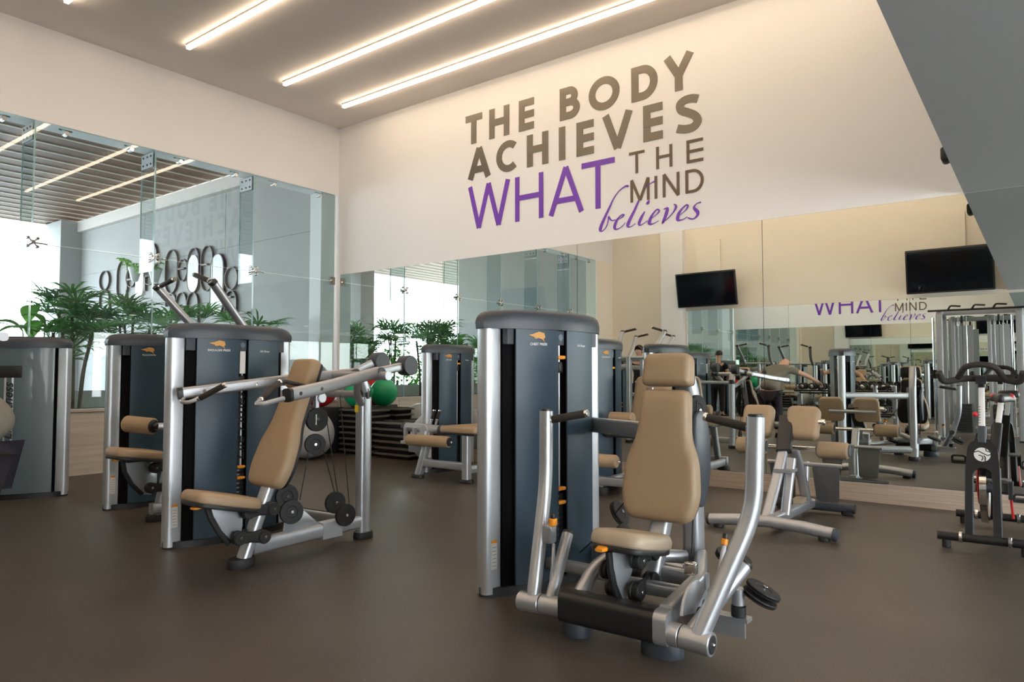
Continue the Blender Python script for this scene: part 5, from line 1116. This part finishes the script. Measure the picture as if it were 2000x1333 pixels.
def person(lab, J, shirt, pants, hair, loc, gaze, sleeve=.55, hem=None, low=0.0, bulk=1.0):
    r = thing('person', loc, lab, 'person')
    g = V(gaze).normalized(); side = g.cross(V(0, 0, 1)).normalized(); P = {k: V(v) for k, v in J.items()}
    # body: one skinned surface from pelvis to head, hands and feet
    pts = {}; rad = {}; E = []
    def add(k, p, q): pts[k] = p; rad[k] = q
    add('pelvis', P['pelvis'], .125); add('waist', P['pelvis'].lerp(P['chest'], .45), .115); add('chest', P['chest'], .13); add('neck0', P['neck'], .065); add('neck1', P['neck'].lerp(P['head'], .45), .055); add('head', P['head'], .085); 
    up = (P['head'] - P['neck']).normalized(); add('crown', P['head'] + up * .085, .072)
    E += [('pelvis', 'waist'), ('waist', 'chest'), ('chest', 'neck0'), ('neck0', 'neck1'), ('neck1', 'head'), ('head', 'crown')]
    for s in 'LR':
        add('sh' + s, P['sh' + s], .062); add('el' + s, P['el' + s], .043); add('wr' + s, P['wr' + s], .030)
        d = (P['wr' + s] - P['el' + s]).normalized(); add('pm' + s, P['wr' + s] + d * .07, .036); E += [('chest', 'sh' + s), ('sh' + s, 'el' + s), ('el' + s, 'wr' + s), ('wr' + s, 'pm' + s)]
        add('hp' + s, P['hip' + s], .10); add('kn' + s, P['kn' + s], .062); add('an' + s, P['an' + s], .042); f = V(J.get('toe', (0, 1, 0))); add('to' + s, P['an' + s] + f * .17 - V(0, 0, .055), .034)
        E += [('pelvis', 'hp' + s), ('hp' + s, 'kn' + s), ('kn' + s, 'an' + s), ('an' + s, 'to' + s)]
    skin_mesh('body', pts, E, rad, 'skin', r, 2, 'pelvis')
    # fingers rooted in the palms
    for s in 'LR':
        d = (P['wr' + s] - P['el' + s]).normalized(); w = P['wr' + s] + d * .085; a = d.cross(V(0, 0, 1)); a = a.normalized() if a.length > .1 else V(1, 0, 0); c = V(0, 0, -1) if abs(d.z) < .8 else g
        for i, l in enumerate((.070, .082, .076, .060)):
            q = w + a * (-.027 + .018 * i); skin_mesh('finger', {'a': q - d * .02, 'b': q + d * l * .45 + c * .006, 'c': q + d * l * .70 + c * .032}, [('a', 'b'), ('b', 'c')], {'a': .0095, 'b': .0088, 'c': .0075}, 'skin', r, 1)
        q = P['wr' + s] + d * .035 - a * .032; skin_mesh('thumb', {'a': q, 'b': q - a * .02 + d * .035 + c * .01, 'c': q - a * .016 + d * .058 + c * .026}, [('a', 'b'), ('b', 'c')], {'a': .012, 'b': .010, 'c': .008}, 'skin', r, 1)
    # clothing
    pts = {}; rad = {}; E = []
    add('hem', P['pelvis'] - (P['chest'] - P['pelvis']) * .12 if hem is None else V(hem), .160 * bulk); add('pelvis', P['pelvis'] + (P['chest'] - P['pelvis']) * .10, .158 * bulk); add('waist', P['pelvis'].lerp(P['chest'], .5), .142); add('chest', P['chest'], .152); add('neck0', P['chest'].lerp(P['neck'], .75), .088); E += [('hem', 'pelvis'), ('pelvis', 'waist'), ('waist', 'chest'), ('chest', 'neck0')]
    for s in 'LR':
        add('sh' + s, P['sh' + s], .080); add('sl' + s, P['sh' + s].lerp(P['el' + s], sleeve), .066); E += [('chest', 'sh' + s), ('sh' + s, 'sl' + s)]
    skin_mesh('shirt', pts, E, rad, shirt, r, 2, 'chest')
    pts = {}; rad = {}; E = []
    add('pelvis', P['pelvis'] - V(0, 0, .03 + low), .140)
    for s in 'LR':
        add('hp' + s, P['hip' + s] - V(0, 0, .05 + low), .112); add('kn' + s, P['kn' + s], .082); add('an' + s, P['an' + s] + V(0, 0, .04), .064); E += [('pelvis', 'hp' + s), ('hp' + s, 'kn' + s), ('kn' + s, 'an' + s)]
    skin_mesh('trousers', pts, E, rad, pants, r, 2, 'pelvis')
    for s in 'LR':
        f = V(J.get('toe', (0, 1, 0))); b = P['an' + s] - f * .06; b.z = 0; sd_ = f.cross(V(0, 0, 1)).normalized()
        ol = rpoly([(-.035, 0), (.035, 0), (.048, .17), (.03, .27), (-.03, .27), (-.048, .17)], .03, 3)
        MB().loft([[b + sd_ * x_ + f * y_ + V(0, 0, z_) for x_, y_ in inset(ol, d)] for d, z_ in ((.002, .002), (0, .03), (.008, .06), (.022, .085))]).build('shoe', 'tshirt', r)
    # head: face features and hair
    h = P['head']; 
    if hair: 
        hb = MB(); n = 18; rings = []
        for i in range(9):
            a = PI * .02 + PI * .58 * i / 8; ring = []
            for j in range(n):
                t = 2 * PI * j / n; dirv = (g * math.cos(t) + side * math.sin(t)); cut = 1.0 if math.cos(t) < .35 else max(.50, 1 - .55 * (math.cos(t) - .35) / .65)
                aa = a * cut; ring.append(h + up * (.055 + .105 * math.cos(aa)) + dirv * (.098 * math.sin(aa)) - g * .008)
            rings.append(ring)
        hb.loft(rings); hb.build('hair', 'hair', r)
    fc = h + up * .02
    for s in (-1, 1):
        MB().sphere(fc + g * .078 + side * s * .032 + up * .005, .0125, 10, 8).build('eye', 'white', r)
        MB().sphere(fc + g * .088 + side * s * .032 + up * .005, .006, 8, 6).build('pupil', 'hair', r)
        MB().tube([fc + g * .086 + side * s * .016 + up * .026, fc + g * .084 + side * s * .048 + up * .028], .005, 6).build('eyebrow', 'hair', r)
        MB().sphere(h + side * s * .088 + up * .01, .026, 10, 8, (.6, .8, 1.2)).build('ear', 'skin', r)
    MB().loft([[fc + g * q + side * (a_ * w_) + up * (z_ + b_ * w_) for a_, b_ in ((1, 0), (0, .6), (-1, 0), (0, -.6))] for q, w_, z_ in ((.078, .012, .012), (.100, .014, -.026), (.080, .012, -.036))]).build('nose', 'skin', r)
    MB().tube([fc + g * .076 + side * -.022 - up * .062, fc + g * .084 - up * .060, fc + g * .076 + side * .022 - up * .062], .006, 6).build('mouth', 'red' if False else 'tan', r)
    return r
person('young man in a black t-shirt with short dark hair, seen in the wall mirror',
       dict(pelvis=(1.87, -6.47, .93), chest=(1.87, -6.45, 1.27), neck=(1.87, -6.44, 1.45), head=(1.88, -6.42, 1.585), shL=(1.69, -6.44, 1.38), shR=(2.05, -6.44, 1.38), elL=(1.64, -6.40, 1.10), elR=(2.12, -6.38, 1.11), wrL=(1.74, -6.20, 1.02), wrR=(2.04, -6.18, 1.03), hipL=(1.77, -6.47, .88), hipR=(1.97, -6.47, .88), knL=(1.76, -6.45, .49), knR=(1.98, -6.45, .49), anL=(1.76, -6.48, .085), anR=(1.99, -6.48, .085), toe=(0, 1, 0)),
       'tshirt', 'trousers', True, (1.87, -6.45, 0), (-.12, 1, .02))
person('bald man in an olive t-shirt bending over dumbbells, hip at the left picture edge',
       dict(pelvis=(4.74, -5.88, .91), chest=(4.80, -6.14, 1.17), neck=(4.83, -6.28, 1.28), head=(4.86, -6.40, 1.33), shL=(5.00, -6.17, 1.22), shR=(4.62, -6.17, 1.22), elL=(5.25, -6.34, 1.10), elR=(4.42, -6.34, 1.13), wrL=(5.36, -6.56, 1.0), wrR=(4.44, -6.52, 1.20), hipL=(4.85, -5.88, .86), hipR=(4.63, -5.88, .86), knL=(4.87, -5.92, .48), knR=(4.60, -5.92, .48), anL=(4.86, -5.87, .085), anR=(4.60, -5.87, .085), toe=(0, -1, 0)),
       'shirt', 'trousers', False, (4.74, -5.86, 0), (.05, -1, -.25), hem=(4.74, -5.855, .80), low=.08, bulk=1.22)
# ------------------------------------------------------------------ tidy
for o in bpy.data.objects:
    if '_o' in o: del o['_o']
